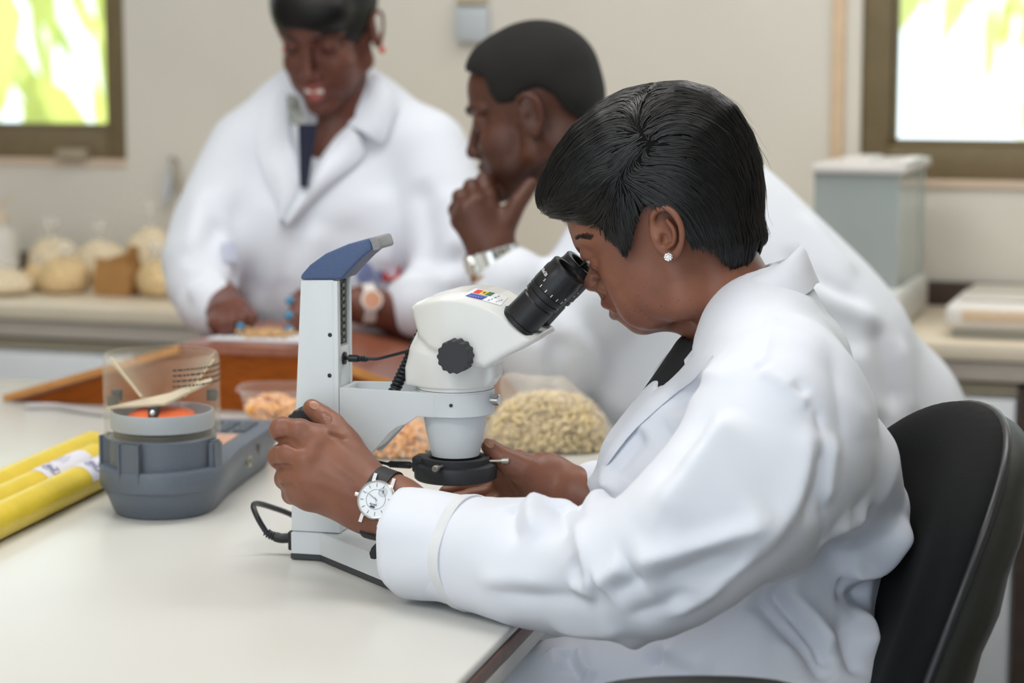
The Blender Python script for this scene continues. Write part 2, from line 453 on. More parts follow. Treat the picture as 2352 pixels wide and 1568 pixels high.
wr_l, wr_b = wall_s(1977, 200)[0], wall_s(2150, 414)[2]    # right window: left edge, bottom edge
WT = 2.15; WBS = [wl_b, wr_b]
WIN = [(wl_r-1.3, wl_r), (wr_l, wr_l+1.3)]
b = MB(WF); XS = [-4.2, WIN[0][0], WIN[0][1], WIN[1][0], WIN[1][1], 4.2]
for i in range(5):
    if i in (1, 3):
        WB = WBS[i//2]; b.box((XS[i], 0, 0), (XS[i+1], 0.2, WB)); b.box((XS[i], 0, WT), (XS[i+1], 0.2, 2.85))
    else: b.box((XS[i], 0, 0), (XS[i+1], 0.2, 2.85))
struct(b.build('wall_back', M_wall, smooth=0))
b = MB(); b.box((-4.5, -2.0, -0.1), (4.5, 6.5, 0.0)); struct(b.build('floor', M_floor, smooth=0))
b = MB(); b.box((-4.5, -2.0, 2.8), (4.5, 6.2, 2.9)); struct(b.build('ceiling', M_ceil, smooth=0))
b = MB(); b.box((-3.3, -2.0, 0), (-3.1, 5.7, 2.8)); struct(b.build('wall_left', M_wall, smooth=0))
b = MB(); b.box((0.5, -2.1, 0), (3.3, -2.0, 2.8)); struct(b.build('wall_front_added', M_wall, smooth=0))  # unseen part wall added behind the camera to cut the frontal fill
b = MB(); b.box((3.1, -2.0, 0), (3.3, 3.8, 2.8)); struct(b.build('wall_right', M_wall, smooth=0))
for k, (x0, x1) in enumerate(WIN):
    b = MB(WF); f = 0.052; WB = WBS[k]; yo, yi = 0.075, 0.012
    b.box((x0, yi, WB), (x0+f, yo, WT), 0.004); b.box((x1-f, yi, WB), (x1, yo, WT), 0.004)
    b.box((x0+f-0.001, yi, WB), (x1-f+0.001, yo, WB+f+0.010), 0.004); b.box((x0+f-0.001, yi, WT-f), (x1-f+0.001, yo, WT), 0.004)
    w = struct(b.build('window_%d' % (k+1), M_frame))
    b = MB(WF); g = 0.010                              # sash: a second, stepped profile
    for lo, hi in (((x0+f, 0.03, WB+f+0.010), (x0+f+g, 0.06, WT-f)), ((x1-f-g, 0.03, WB+f+0.010), (x1-f, 0.06, WT-f)),
                   ((x0+f+g-0.001, 0.03, WB+f+0.010), (x1-f-g+0.001, 0.06, WB+f+0.022)), ((x0+f+g-0.001, 0.03, WT-f-g), (x1-f-g+0.001, 0.06, WT-f))):
        b.box(lo, hi, 0.003)
    b.build('window_frame', M_frame, w)
    b = MB(WF); b.box((x0+f+0.004, 0.042, WB+f+0.014), (x1-f-0.004, 0.046, WT-f-0.004)); b.build('pane', M_glass, w, 0)
    b = MB(WF); b.box((x0-0.0, -0.006, WB-0.014), (x1+0.0, 0.012, WB+0.001), 0.002); b.build('window_sill', mat('sill_tan', 'd2bda8', .8), w)  # thin tan strip under the window frame
    if k == 0:
        a = WF.hit(175, 355, 0.0); b = MB(WF); b.box((a[0]-0.035, -0.03, WB+0.002), (a[0]+0.035, 0.0, WB+0.022), 0.006)
        b.build('window_latch', mat('latch_grey', 'a89d88', 0.5), w)
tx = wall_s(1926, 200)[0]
b = MB(WF); b.box((tx-0.012, -0.012, WB-0.03), (tx+0.012, 0.0, 2.8), 0.003); struct(b.build('trim_1', M_trim_tan))  # narrow tan strip beside the right window

# housings and diffusers of the added ceiling lamps, out of view
M_lamp = mat('added_lamp_housing', 'e8e8e6', 0.5)
M_diff = mat('added_lamp_diffuser', 'ffffff', 0.5, emit=('fff4e6', 2.0))
for i, (lx, ly, lz) in enumerate(LAMPS):
    e = empty('added_ceiling_light', (lx, ly, 2.8), ['added ceiling light panel left of and above the camera', 'added ceiling light panel above the seated person', 'added ceiling light panel above the standing person',
              'added ceiling light panel above the leaning person'][i], 'ceiling light', 'added ceiling light panels out of view')
    b = MB()
    for lo, hi in (((-.64, -.34, 2.74), (.64, -.31, 2.8)), ((-.64, .31, 2.74), (.64, .34, 2.8)), ((-.64, -.311, 2.74), (-.61, .311, 2.8)), ((.61, -.311, 2.74), (.64, .311, 2.8))):
        b.box((lo[0]+lx, lo[1]+ly, lo[2]), (hi[0]+lx, hi[1]+ly, hi[2]), 0.004)
    b.build('frame', M_lamp, e)
    b = MB(); b.box((lx-.61, ly-.31, 2.765), (lx+.61, ly+.31, 2.78)); b.build('diffuser', M_diff, e, 0)

# garden outside the windows
M_lf = [mat('leaf_lime', 'cdd389', 0.5, transl=0.55, var=0.2, vscale=3), mat('leaf_green', 'aab573', 0.5, transl=0.5, var=0.25, vscale=3), mat('leaf_pale', 'dfe3b0', 0.5, transl=0.5, var=0.2, vscale=3)]
M_bark = mat('bark', '7a6650', 0.9, var=0.3, vscale=20)
def shrub(name, label, c, rad, n, lw, ll, mi, seed, droop=0.6, tx=0.0):
    rs = np.random.RandomState(seed); e = empty(name, (c[0], c[1], 0), label, 'tree', 'trees outside the windows')
    b = MB(); b.tube([(c[0]+tx, c[1], 0), (c[0]+tx*.9+.05, c[1], c[2]*.6), (c[0]+tx*.4, c[1]+.05, c[2]+.3)], 0.06, 8, smooth=4); b.build('trunk', M_bark, e)
    V = []; F = []
    for i in range(n):
        d = rs.normal(size=3); d /= np.linalg.norm(d); p = np.array(c)+d*np.array(rad)*rs.rand()**0.4
        a = d*0.8+rs.normal(size=3)*0.5; a[2] -= droop; a = unit(a); s_ = unit(np.cross(a, rs.normal(size=3))); L = ll*(0.6+0.8*rs.rand()); w = lw*(0.6+0.8*rs.rand())
        k = len(V); nn = np.cross(a, s_)
        V += [p, p+a*L*.4+s_*w, p+a*L*.4-s_*w+nn*w*.4, p+a*L*.75+s_*w*.8-np.array((0, 0, .1*L)), p+a*L*.75-s_*w*.8-np.array((0, 0, .1*L)), p+a*L-np.array((0, 0, .25*L))]
        F += [(k, k+1, k+2, k), (k+1, k+3, k+4, k+2), (k+3, k+5, k+4, k+3)]
    F = np.array(F); q = F[1::3]; t = np.concatenate([F[0::3][:, :3], F[2::3][:, :3]])
    o = link('foliage', np_mesh('foliage', V, [q, t]), M_lf[mi], e); o['kind'] = 'stuff'
    return e
shrub('palm_tree', 'lime green palm fronds outside the left window', (-1.75, 7.4, 1.75), (0.85, 0.5, 1.0), 75, 0.045, 0.55, 0, 1, 1.0, -1.2)
shrub('garden_tree', 'darker green tree behind the palm outside the left window', (-2.7, 9.9, 2.3), (1.1, 0.6, 1.4), 110, 0.05, 0.35, 1, 2, 0.6, -1.5)
shrub('garden_tree', 'pale leafy tree outside the top of the right window', (1.75, 8.2, 1.85), (0.55, 0.4, 0.42), 70, 0.05, 0.3, 2, 3, 0.6, 1.1)
shrub('garden_tree', 'tall lime tree farther out beyond the right window', (2.9, 10.2, 1.9), (0.7, 0.5, 0.7), 120, 0.06, 0.4, 0, 4, 0.6, 1.3)
M_lawn = mat('lawn', 'b9bf7a', 0.9, var=0.2, vscale=2)
b = MB(); b.box((-14, 6.55, -0.12), (14, 22, -0.02)); o = b.build('ground', M_lawn, smooth=0); struct(o)

# ================================================================ wall counter with cabinets
CT = 0.80; CF = -0.54                                        # worktop height, front edge (wall frame y)
M_top = mat('worktop_laminate', 'd9ccb6', 0.35, var=0.04, vscale=12)
M_apron = mat('worktop_edge', 'bdb2a6', 0.5, var=0.04)
M_cab = mat('cabinet_grey', 'e2e5e8', 0.45, var=0.02)
M_dark = mat('cabinet_dark_brown', '40322a', 0.6, var=0.15)  # dark brown shared by the upstand, the post and the small box
e = empty('worktop', tuple(WF.w((0, CF, CT))), 'long pale laminate worktop along the wall under the windows', 'worktop')
b = MB(WF); b.box((-3.0, CF, CT-0.028), (2.6, -0.004, CT), 0.004); b.build('slab', M_top, e)
b = MB(WF); b.box((-3.0, CF+0.012, CT-0.062), (2.6, CF+0.03, CT-0.030), 0.002); b.build('apron', M_apron, e)
b = MB(WF); b.box((-3.0, -0.016, CT+0.001), (2.6, -0.004, CT+0.045), 0.002); b.build('upstand', M_dark, e, label='dark brown upstand strip')
M_gap = mat('gap_strip', '8e8470', 0.6)
cx = [-2.4, -1.62, -0.84, -0.06, 0.72]
dk = WF.hit(2338, 1000, CF+0.02)[0]
edges = [(-2.55, -1.75), (-1.75, -0.95), (-0.95, -0.15), (-0.15, dk-0.42), (dk-0.42, dk), (dk+0.03, dk+0.83)]
names = ['grey cabinet at the far left end under the worktop', 'grey cabinet under the seed bags, left of the standing person', 'grey cabinet behind the standing person', 'grey cabinet behind the leaning person',
         'grey cabinet right of the leaning person, beside the dark post', 'grey cabinet at the far right beyond the dark post']
for (x0, x1), nm in zip(edges, names):
    e = empty('cabinet', tuple(WF.w(((x0+x1)/2, CF, 0))), nm, 'cabinet', 'cabinets under the wall worktop')
    b = MB(WF); b.box((x0+.002, CF+0.03, 0.08), (x1-.002, -0.02, CT-0.07)); b.box((x0+.002, CF+0.07, 0.0), (x1-.002, -0.02, 0.08)); b.build('body', M_cab, e, 0)
    b = MB(WF); b.box((x0+.002, CF+0.018, CT-0.085), (x1-.002, CF+0.03, CT-0.066)); b.build('rail', M_gap, e, 0)
    b = MB(WF); b.box((x0+.004, CF+0.008, 0.09), (x1-.004, CF+0.028, CT-0.09), 0.003); d = b.build('door', M_cab, e)
    b = MB(WF); b.tube([(x1-.06, CF+.008, 0.42), (x1-.06, CF-.018, 0.43), (x1-.06, CF-.018, 0.52), (x1-.06, CF+.008, 0.53)], 0.005, 8); b.build('handle', mat('chrome', 'd8d8d8', 0.2, 1.0), d)
b = MB(WF); b.box((dk+0.001, CF+0.0, 0.0), (dk+0.029, -0.02, CT-0.07)); tag(b.build('cabinet_post', M_dark, None, 0), 'dark brown upright post between two grey cabinets at right', 'post')

# items on the wall
p = WF.hit(1088, 56, -0.004); e = empty('wall_plate', tuple(WF.w(p)), 'pale blue grey plate fixed to the wall above the leaning person', 'wall plate')
b = MB(WF); b.box((p[0]-.034, -.02, p[2]-.034), (p[0]+.034, -.001, p[2]+.034), .004); b.build('plate', mat('plate_grey', 'bcc2c8', .5), e)
b = MB(WF); b.box((p[0]-.034, -.016, p[2]+.040), (p[0]+.03, -.001, p[2]+.056), .003); b.build('trim_strip', mat('plate_tan', 'c4b79c', .6), e)
p0, p1 = WF.hit(378, 462, -.02), WF.hit(394, 372, -.02); p2 = WF.hit(424, 462, -.02)
e = empty('wall_hook', tuple(WF.w(p1)), 'grey metal hook hanging on the wall left of the standing person', 'hook')
b = MB(WF); b.tube([p1+(0, .016, .0), p1, p2], 0.0075, 8, smooth=4); b.build('prong', mat('hook_dull', 'a59c8a', .5), e)
b = MB(WF); b.tube([p1, (p1+p0)/2+(0.002, 0, 0), p0], 0.0085, 8, smooth=4); b.build('strap', mat('hook_pale', 'c6c8d2', .5), e)
# ================================================================ things on the wall counter
def on_counter(u, depth): return WF.hit(u, 640, depth)[0]
def bag(name, label, group, u, yd, w, d, h, m, seed, tie=True, kern=None):
    """a filled, tied plastic bag; centre given by column u and distance yd in front of the wall"""
    x = on_counter(u, yd); c = WF.w((x, yd, CT)); rs = np.random.RandomState(seed)
    e = empty(name, tuple(c), label, 'bag', group)
    s = Sdf(); A = (WF.ax, WF.ay, WF.az)
    s.ell(c+(0, 0, h*.42), (w/2, d/2, h*.46), A, .02)
    for _ in range(4): s.ell(c+WF.ax*rs.uniform(-.3, .3)*w+WF.ay*rs.uniform(-.2, .2)*d+(0, 0, h*rs.uniform(.25, .5)), (w*.3, d*.3, h*.3), A, .03)
    s.half(c+(0, 0, .0025), (0, 0, -1), .01)
    V, F = s.net(.006); V = V+normals(V, F)*(wob(V, 60, seed)*.003)[:, None]; V[:, 2] = np.maximum(V[:, 2], CT+.001)
    link('filling', np_mesh('filling', V, F), m, e, True)
    if tie:
        b = MB(); n = 14; R = []
        for r, z in ((w*.2, h*.72), (w*.07, h*.9), (w*.05, h*.96), (w*.16, h*1.12), (w*.22, h*1.26)):
            R.append([c+WF.ax*math.cos(i*2*math.pi/n)*r*(1+.25*math.sin(i*3+seed))+WF.ay*math.sin(i*2*math.pi/n)*r*.6+np.array((0, 0, z+.008*math.sin(i*2.3+seed))) for i in range(n)])
        b.loft(R, False); b.build('gathered_top', M_film, e)
    return e
M_film = film('bag_film', 'ece7e0', 0.25, 0.35)
M_maize = mat('maize_cream', 'd9bd8e', 0.7, var=0.35, vscale=160, bump=0.6, bscale=180)
M_maizeP = mat('maize_pale', 'e4d3b4', 0.7, var=0.25, vscale=140, bump=0.5, bscale=160)
M_kraft = mat('kraft_paper', 'a67a48', 0.85, var=0.12, vscale=14, bump=0.4, bscale=60)
G = 'tied seed bags on the wall counter'
bag('seed_bag', 'cream maize seed bag directly left of the brown paper bag', G, 154, -.33, .095, .09, .075, M_maize, 1)
bag('seed_bag', 'low pale seed bag nearest the left edge of the worktop', G, 20, -.40, .10, .09, .05, M_maizeP, 2)
bag('seed_bag', 'small tan seed bag between the leftmost bag and the cream maize bag', G, 88, -.29, .045, .06, .05, M_maize, 3)
bag('seed_bag', 'cream seed bag between the brown paper bag and the standing person\'s sleeve', G, 362, -.33, .08, .09, .08, M_maize, 4)
bag('seed_bag', 'pale seed bag standing behind the brown paper bag', G, 232, -.17, .085, .09, .10, M_maizeP, 5)
bag('seed_bag', 'tall cream seed bag at the back beside the standing person\'s elbow', G, 345, -.12, .08, .07, .13, M_maizeP, 6)
bag('seed_bag', 'pale bag with a loose film top at the back left of the worktop', G, 120, -.15, .10, .08, .10, M_maizeP, 8)
x = on_counter(272, -.33); c = WF.w((x, -.33, CT)); e = empty('paper_bag', tuple(c), 'crumpled brown paper bag among the seed bags', 'bag')
R = []; rs = np.random.RandomState(5)
for k, (sx, sz) in enumerate(((.040, .0015), (.043, .02), (.041, .045), (.036, .062), (.038, .078))):
    rg = []
    for i in range(16):
        th = 2*math.pi*i/16; q = max(abs(math.cos(th)), abs(math.sin(th))); rx = sx/q**.7*(1+.08*rs.normal()*(k > 0)); ry = sx*.75/q**.7
        rg.append(c+WF.ax*math.cos(th)*rx+WF.ay*math.sin(th)*ry+np.array((0, 0, sz+(.014*math.cos(th)+.006*rs.normal() if k == 4 else 0))))
    R.append(rg)
b = MB(); b.loft(R[:4]); b.build('bag_body', M_kraft, e, 25)
b = MB(); b.loft(R[3:], False); b.build('bag_mouth', M_kraft, e, 25)
# white squeeze bottle at the very left edge and a dark little box behind
x = on_counter(6, -.16); c = WF.w((x, -.16, CT+.001)); e = empty('wash_bottle', tuple(c), 'white plastic wash bottle at the left edge of the worktop', 'bottle')
b = MB(); b.lathe([(.033, 0), (.036, .004), (.036, .085), (.030, .1), (.014, .11), (.014, .118)], c, n=28); b.build('bottle_body', mat('bottle_white', 'd9d5cc', .4), e)
b = MB(); b.lathe([(.017, .118), (.017, .134), (.008, .138)], c, n=24); b.tube([c+(0, 0, .138), c+(.0, 0, .155), c+WF.ax*.03+(0, 0, .168)], .0035, 8, smooth=4); b.build('nozzle_cap', mat('cap_cream', 'dcc9b2', .5), e)
x = on_counter(56, -.10); c = WF.w((x, -.10, CT)); e = empty('instrument_box', tuple(c), 'small dark brown box standing against the wall behind the seed bags', 'box')
b = MB(WF); l = WF.l(c); b.box(l+(-.018, -.03, .001), l+(.018, .03, .042), .003); b.build('box_body', M_dark, e)
b = MB(WF); b.box(l+(.019, -.02, .020), l+(.075, .02, .041), .003); b.build('box_lid', mat('box_grey', 'a89a88', .6), e)

# analytical balance with a glass draught shield
xa, xb = WF.hit(1888, 500, -.30)[0], WF.hit(2100, 500, -.30)[0]; zt, zb = WF.hit(2000, 392, -.30)[2], WF.hit(2000, 648, -.30)[2]
M_acr = film('shield_glass', 'cad4d3', 0.1, 0.5); M_bal = mat('balance_white', 'd3d3d0', .45, var=.03)
e = empty('analytical_balance', tuple(WF.w(((xa+xb)/2, -.3, CT))), 'analytical balance with a tall glass draught shield, below the right window', 'balance')
b = MB(WF); b.box((xa, -.42, CT+.001), (xb, -.10, zb), .012); b.build('balance_base', M_bal, e)
for nm, lo, hi in (('shield_pane', (xa+.004, -.40, zb), (xb-.012, -.396, zt)), ('shield_pane', (xa+.004, -.396, zb), (xa+.008, -.13, zt)), ('shield_pane', (xb-.016, -.396, zb), (xb-.012, -.13, zt))):
    b = MB(WF); b.box(lo, hi); b.build(nm, M_acr, e, 0)
b = MB(WF); b.box((xa+.002, -.13, zb), (xb-.010, -.10, zt), .004); b.build('balance_back', mat('balance_back', 'b9c2c0', .5), e)
b = MB(WF); b.box((xa, -.41, zt), (xb, -.10, zt+.016), .005); b.box((xb-.028, -.40, zt+.016), (xb+.002, -.2, zt+.022), .003); b.box((xa+.04, -.36, zt+.012), (xa+.09, -.2, zt+.024), .005); b.build('shield_lid', mat('lid_white', 'ded9d6', .4), e)
b = MB(WF); b.lathe([(.004, 0), (.004, .02), (.04, .022), (.04, .026)], ((xa+xb)/2, -.26, zb), n=28); b.build('weighing_pan', mat('steel', 'c9c9c9', .3, 1.0), e)
xl = WF.hit(2110, 400, -.3)[0]
# flat white scale on the right
xa = WF.hit(2178, 720, -.42)[0]; xb = xa+.24
e = empty('bench_scale', tuple(WF.w(((xa+xb)/2, -.36, CT))), 'low white bench scale at the right end of the worktop', 'scale')
b = MB(WF); b.box((xa+.012, -.47, CT+.001), (xb-.012, -.22, CT+.014), .004); b.build('scale_foot', mat('scale_grey', '9a9a8e', .5), e)
b = MB(WF); b.box((xa, -.48, CT+.014), (xb, -.21, CT+.058), .016, 4); b.build('scale_body', mat('scale_white', 'dcd8d2', .4, var=.02), e)
b = MB(WF); b.box((xa+.03, -.484, CT+.030), (xb-.05, -.478, CT+.048), .002); b.build('display', mat('display_peach', 'd9bfa2', .35), e, label='peach tinted display strip')
b = MB(WF); b.box((xa+.02, -.44, CT+.058), (xb-.02, -.23, CT+.066), .004); b.build('pan', mat('scale_pan', 'cfc9c0', .3, .4), e)
# ================================================================ the laboratory table
TZ = 0.75; TA = math.radians(-14.3)
E0 = np.array((-0.004, 1.892, TZ))
TF = Frame(E0, TA)                                         # x points to the seated person (off the right edge), y runs away along the edge
M_tt = mat('table_laminate', 'd2d1cc', 0.26, var=0.02, vscale=2, spec=.5)
M_tb = mat('table_edge_brown', '7d6358', 0.45, var=0.12, vscale=60)
M_tw = mat('table_edge_white', 'cfcdc6', 0.4)
e = empty('lab_table', tuple(TF.w((-.8, .4, 0))) if False else (float(TF.w((-.8, .4, 0))[0]), float(TF.w((-.8, .4, 0))[1]), 0.0), 'large cream laminate lab table with a brown edge strip', 'table')
tl = TF.l(on_z(0, 868, TZ))[1]
b = MB(TF); b.box((-2.2, -.55, -.010), (0, tl, 0), .004, 3); b.build('tabletop', M_tt, e)
b = MB(TF); b.box((-2.2, -.549, -.024), (.001, tl-.001, -.0102), .001); b.build('edge_strip', M_tb, e, label='brown edge strip')
b = MB(TF); b.box((-2.19, -.54, -.040), (.001, tl-.01, -.0242), .001); b.build('underlay', M_tw, e)
for lx, ly in ((-.12, -.42), (-.12, tl-.12), (-2.05, -.42), (-2.05, tl-.12)):
    b = MB(TF); b.box((lx-.03, ly-.03, -.75), (lx+.03, ly+.03, -.0405), .004); b.build('leg', M_tw, e)

# ---- brown wooden inspection board with sloping wings
M_wood = mat('stained_wood', '8c470f', 0.5, var=0.25, vscale=22, stretch=(2, 2, 14), detail=6, spec=.15)
M_woodT = mat('stained_wood_top', '8c5440', 0.3, var=0.15, vscale=16, stretch=(3, 12, 3), detail=6, coat=.2)
M_woodE = mat('wood_edge', 'bb8040', 0.5, var=0.15, vscale=40)
bo = on_z(540, 946, TZ); BF = Frame((bo[0], bo[1], TZ), TA)
def bxz(u, v): q = BF.hit(u, v, 0.0); return (q[0], max(q[2], .0))
lt = bxz(38, 918); a1 = bxz(412, 792); a2 = bxz(700, 800); rt_ = (a2[0]+(a1[0]-lt[0])*.95, 0.0)
zt = (a1[1]+a2[1])/2; DP = .30
e = empty('inspection_board', tuple(BF.w(((a1[0]+a2[0])/2, .1, 0))), 'stained brown wooden seed inspection board with sloping side wings', 'work board')
b = MB(BF); b.prism([(lt[0], .001), (a1[0], zt-.012), (a2[0], zt-.012), (rt_[0], .001)], 0.008, 0.022); b.build('front_panel', M_wood, e, 0)
b = MB(BF); b.prism([(a1[0]-.02, zt-.012), (a2[0]+.02, zt-.012), (a2[0]+.02, .001), (a1[0]-.02, .001)], DP-.022, DP-.008); b.build('back_panel', M_wood, e, 0)
b = MB(BF); b.prism([(a1[0], zt-.012), (a1[0], zt), (a2[0], zt), (a2[0], zt-.012)], 0.002, DP); b.build('top_panel', M_woodT, e, 0)
for (p, q) in ((lt, a1), (rt_, a2)):
    b = MB(BF); b.prism([(p[0], .001), (q[0], zt-.012), (q[0], zt), (p[0]+(.02 if p is rt_ else -.02), .004)], 0.002, DP); w = b.build('wing_panel', M_woodT, e, 0)
    b = MB(BF); b.prism([(p[0]+(.02 if p is rt_ else -.02), .001), (q[0], zt-.012), (q[0], zt), (p[0]+(.02 if p is rt_ else -.02), .011)], -0.004, 0.002); b.build('edge_band', M_woodE, w, 0)
# white paper sheet with seeds and a pen on the board
PZ = TZ+zt
def on_board(u, v): return on_z(u, v, PZ)
c = on_board(610, 775); e = empty('paper_sheet', tuple(c), 'white paper with a heap of pale seeds on the brown board', 'paper')
b = MB(BF); l = BF.l(c); b.box((l[0]-.075, l[1]-.05, zt+.0006), (l[0]+.09, l[1]+.05, zt+.0020)); b.build('sheet', mat('paper', 'd9dbe2', .6), e, 0)
def kernels(name, pts, m, parent, r=(.004, .0032, .0024), seed=0):
    """many small maize kernels in one stuff mesh"""
    rs = np.random.RandomState(seed); t = bmesh.new(); bmesh.ops.create_icosphere(t, subdivisions=1, radius=1)
    v0 = np.array([v.co for v in t.verts]); f0 = np.array([[q.index for q in f.verts] for f in t.faces]); t.free()
    V = []; F = []
    for i, p in enumerate(pts):
        q = rs.normal(size=(3, 3)); q, _ = np.linalg.qr(q); V.append((v0*np.array(r)*(0.8+.4*rs.rand()))@q+np.asarray(p)); F.append(f0+len(v0)*i)
    o = link(name, np_mesh(name, np.concatenate(V), np.concatenate(F)), m, parent, True); o['kind'] = 'stuff'; return o
M_seed = mat('seed_tan', 'cfa878', .6, var=.3, vscale=120)
rs = np.random.RandomState(3)
kernels('seed_heap', [c+np.array((rs.normal()*.018, rs.normal()*.014, .0045+abs(rs.normal())*.003)) for _ in range(170)], M_seed, e, (.0042, .003, .0022))
# ================================================================ moisture meter
mo = on_z(350, 1200, TZ); ma = math.atan2(-.14, .99)         # its axis runs away from the camera
MF = Frame((mo[0]+.003, mo[1]+.064, TZ), ma); C0 = np.array((0., 0., 0.))
M_mb = mat('meter_grey', '606873', 0.42, var=.04, vscale=300, bump=.08, bscale=900)
M_clr = film('clear_cover', 'e2d9c6', 0.05, 0.012, 0.30)
e = empty('moisture_meter', tuple(MF.o), 'grey grain moisture meter with a clear plastic hopper cover', 'moisture meter')
def mplan(r, w, L, z, n=22):
    pts = []
    for i in range(n+1):
        th = math.pi+math.pi*i/n; pts.append((r*math.cos(th), r*math.sin(th), z))
    pts += [(r, .02, z), (w, .10, z), (w, L-.02, z), (w-.012, L-.004, z), (w-.03, L, z), (-w+.03, L, z), (-w+.012, L-.004, z), (-w, L-.02, z), (-w, .10, z), (-r, .02, z)]
    return pts
b = MB(MF); b.loft([mplan(.054, .048, .290, .0012), mplan(.056, .050, .293, .004), mplan(.0655, .058, .300, .028), mplan(.0662, .0585, .301, .030), mplan(.0695, .061, .304, .032), mplan(.071, .0625, .306, .036), mplan(.071, .0625, .306, .050),
         mplan(.069, .061, .303, .0545), mplan(.066, .058, .300, .0555)])
b.build('housing', M_mb, e, 30)
b = MB(MF); b.lathe([(.060, .050), (.060, .086), (.058, .088), (.0, .088)], C0, n=56)
for k, th in enumerate((-106, -8, 90, 178)):
    a = math.radians(th); R = Matrix.Rotation(a, 4, 'Z'); t = bmesh.new(); bmesh.ops.create_cube(t, size=1)
    for v in t.verts: v.co = R @ Vector((.063+v.co[0]*.010, v.co[1]*.022, .0655+v.co[2]*.037))
    bmesh.ops.bevel(t, geom=t.edges[:], offset=.0025, segments=2, affect='EDGES'); b.merge(t)
b.build('collar', M_mb, e, 30)
b = MB(MF); b.lathe([(.0545, .088), (.0545, .094), (.052, .094), (.052, .0885)], C0, n=56, cap=False); b.build('seal_ring', mat('seal_dark', '4b4a44', .5), e)
b = MB(MF); b.lathe([(.052, .095), (.0575, .096), (.0582, .100), (.0582, .1125), (.0572, .1155), (.055, .1155), (.054, .104), (.040, .101), (.0, .100)], C0, n=64, cap=False); b.build('sample_cup', mat('cup_grey', 'b9c1c8', .3, var=.02, transl=.25), e, label='pale grey sample cup')
b = MB(MF); b.lathe([(.040, .101), (.040, .106), (.037, .112), (.028, .1165), (.018, .1185), (.0, .119)], C0, n=48, cap=False); b.build('plunger', mat('plunger_orange', 'ea6a34', .4, var=.05), e, label='orange domed plunger')
b = MB(MF); b.box((-.0055, -.036, .110), (.0055, -.024, .1235), .001); k = b.build('clip', mat('clip_black', '1d1d1f', .4), e)
b = MB(MF); b.ball((0, -.0365, .1175), .0036); b.build('steel_ball', mat('ball_steel', 'e8f0f0', .12, 1.0), k)
b = MB(MF); b.lathe([(.0655, .088), (.0655, .170), (.0645, .1765), (.062, .180), (.0585, .1795), (.0595, .1755), (.0625, .1735), (.0635, .169), (.0635, .088)], C0, n=72, cap=False); b.build('cover', M_clr, e, 60)
b = MB(MF); b.lathe([(.0595, .1770), (.056, .173), (.020, .127), (.019, .118), (.0205, .118), (.0215, .1265), (.057, .1715)], C0, n=64, cap=False); b.build('funnel', M_clr, e, 60)
for s_ in (-1, 1):
    b = MB(MF); b.grid([[(s_*.024, .004, .130), (s_*.0585, .004, .174)], [(s_*.026, .004, .1285), (s_*.0605, .004, .1725)]], .0016); b.build('funnel_rib', mat('rib_cream', 'efe2bc', .3, transl=.3), e, 0)
b = MB(MF); b.grid([[(-.061, -.012, .119), (.012, -.030, .1275), (.050, .028, .1455)], [(-.046, .030, .119), (.0, .030, .130), (.046, .040, .1475)]], .0025); b.build('chute', mat('chute_beige', 'dccdb2', .5, alpha=.85), e, 0)
for a, z in ((20, .131), (-178, .1245), (170, .13)):
    q = math.radians(a); b = MB(MF); b.box((.056*math.cos(q)-.006, .056*math.sin(q)-.004, z-.007), (.056*math.cos(q)+.006, .056*math.sin(q)+.004, z+.006), .0015); b.build('stop_block', MATS['clip_black'], e)
M_ink = mat('ink_grey', '4a443e', .6)
rs = np.random.RandomState(1)
b = MB(MF)
for ln in range(4):                                            # small printed lines curving round the cover
    th = math.radians(-62)
    while th < math.radians(8):
        w = math.radians(rs.uniform(2.0, 6.0)); z = .1675-ln*.0060
        P = [[(.0659*math.cos(t), .0659*math.sin(t), z+dz) for dz in (0, .0021)] for t in np.linspace(th, th+w, 4)]
        b.grid(P); th += w+math.radians(1.1)
b.build('printed_text', M_ink, e, 0, 'small dark printed lines')
b = MB(MF); b.box((-.040, .115, .0556), (.038, .185, .0566), .0004); b.build('label_panel', mat('panel_peach', 'c79c86', .5, var=.05), e, label='peach coloured label panel')
b = MB(MF)
for i in range(3):
    for j in range(4): b.box((-.042+j*.022, .205+i*.024, .0556), (-.026+j*.022, .221+i*.024, .0580), .001)
b.build('keypad', mat('keys', '565d66', .5), e)
b = MB(MF); b.lathe([(.007, .0), (.007, .004), (.004, .0042), (.004, .0)], (.0605, .135, .033), (1, 0, 0), n=20); b.build('power_socket', mat('steel_worn', 'b8b4a8', .3, .9), e)
b = MB(MF); b.prism([(.17, .028), (.196, .028), (.183, .044)], .0, .0); b.bm.clear()
t = bmesh.new(); t.faces.new([t.verts.new(p) for p in ((.0632, .170, .046), (.0632, .186, .046), (.0632, .180, .030))]); b.merge(t); b.build('warning_mark', M_ink, e, 0)

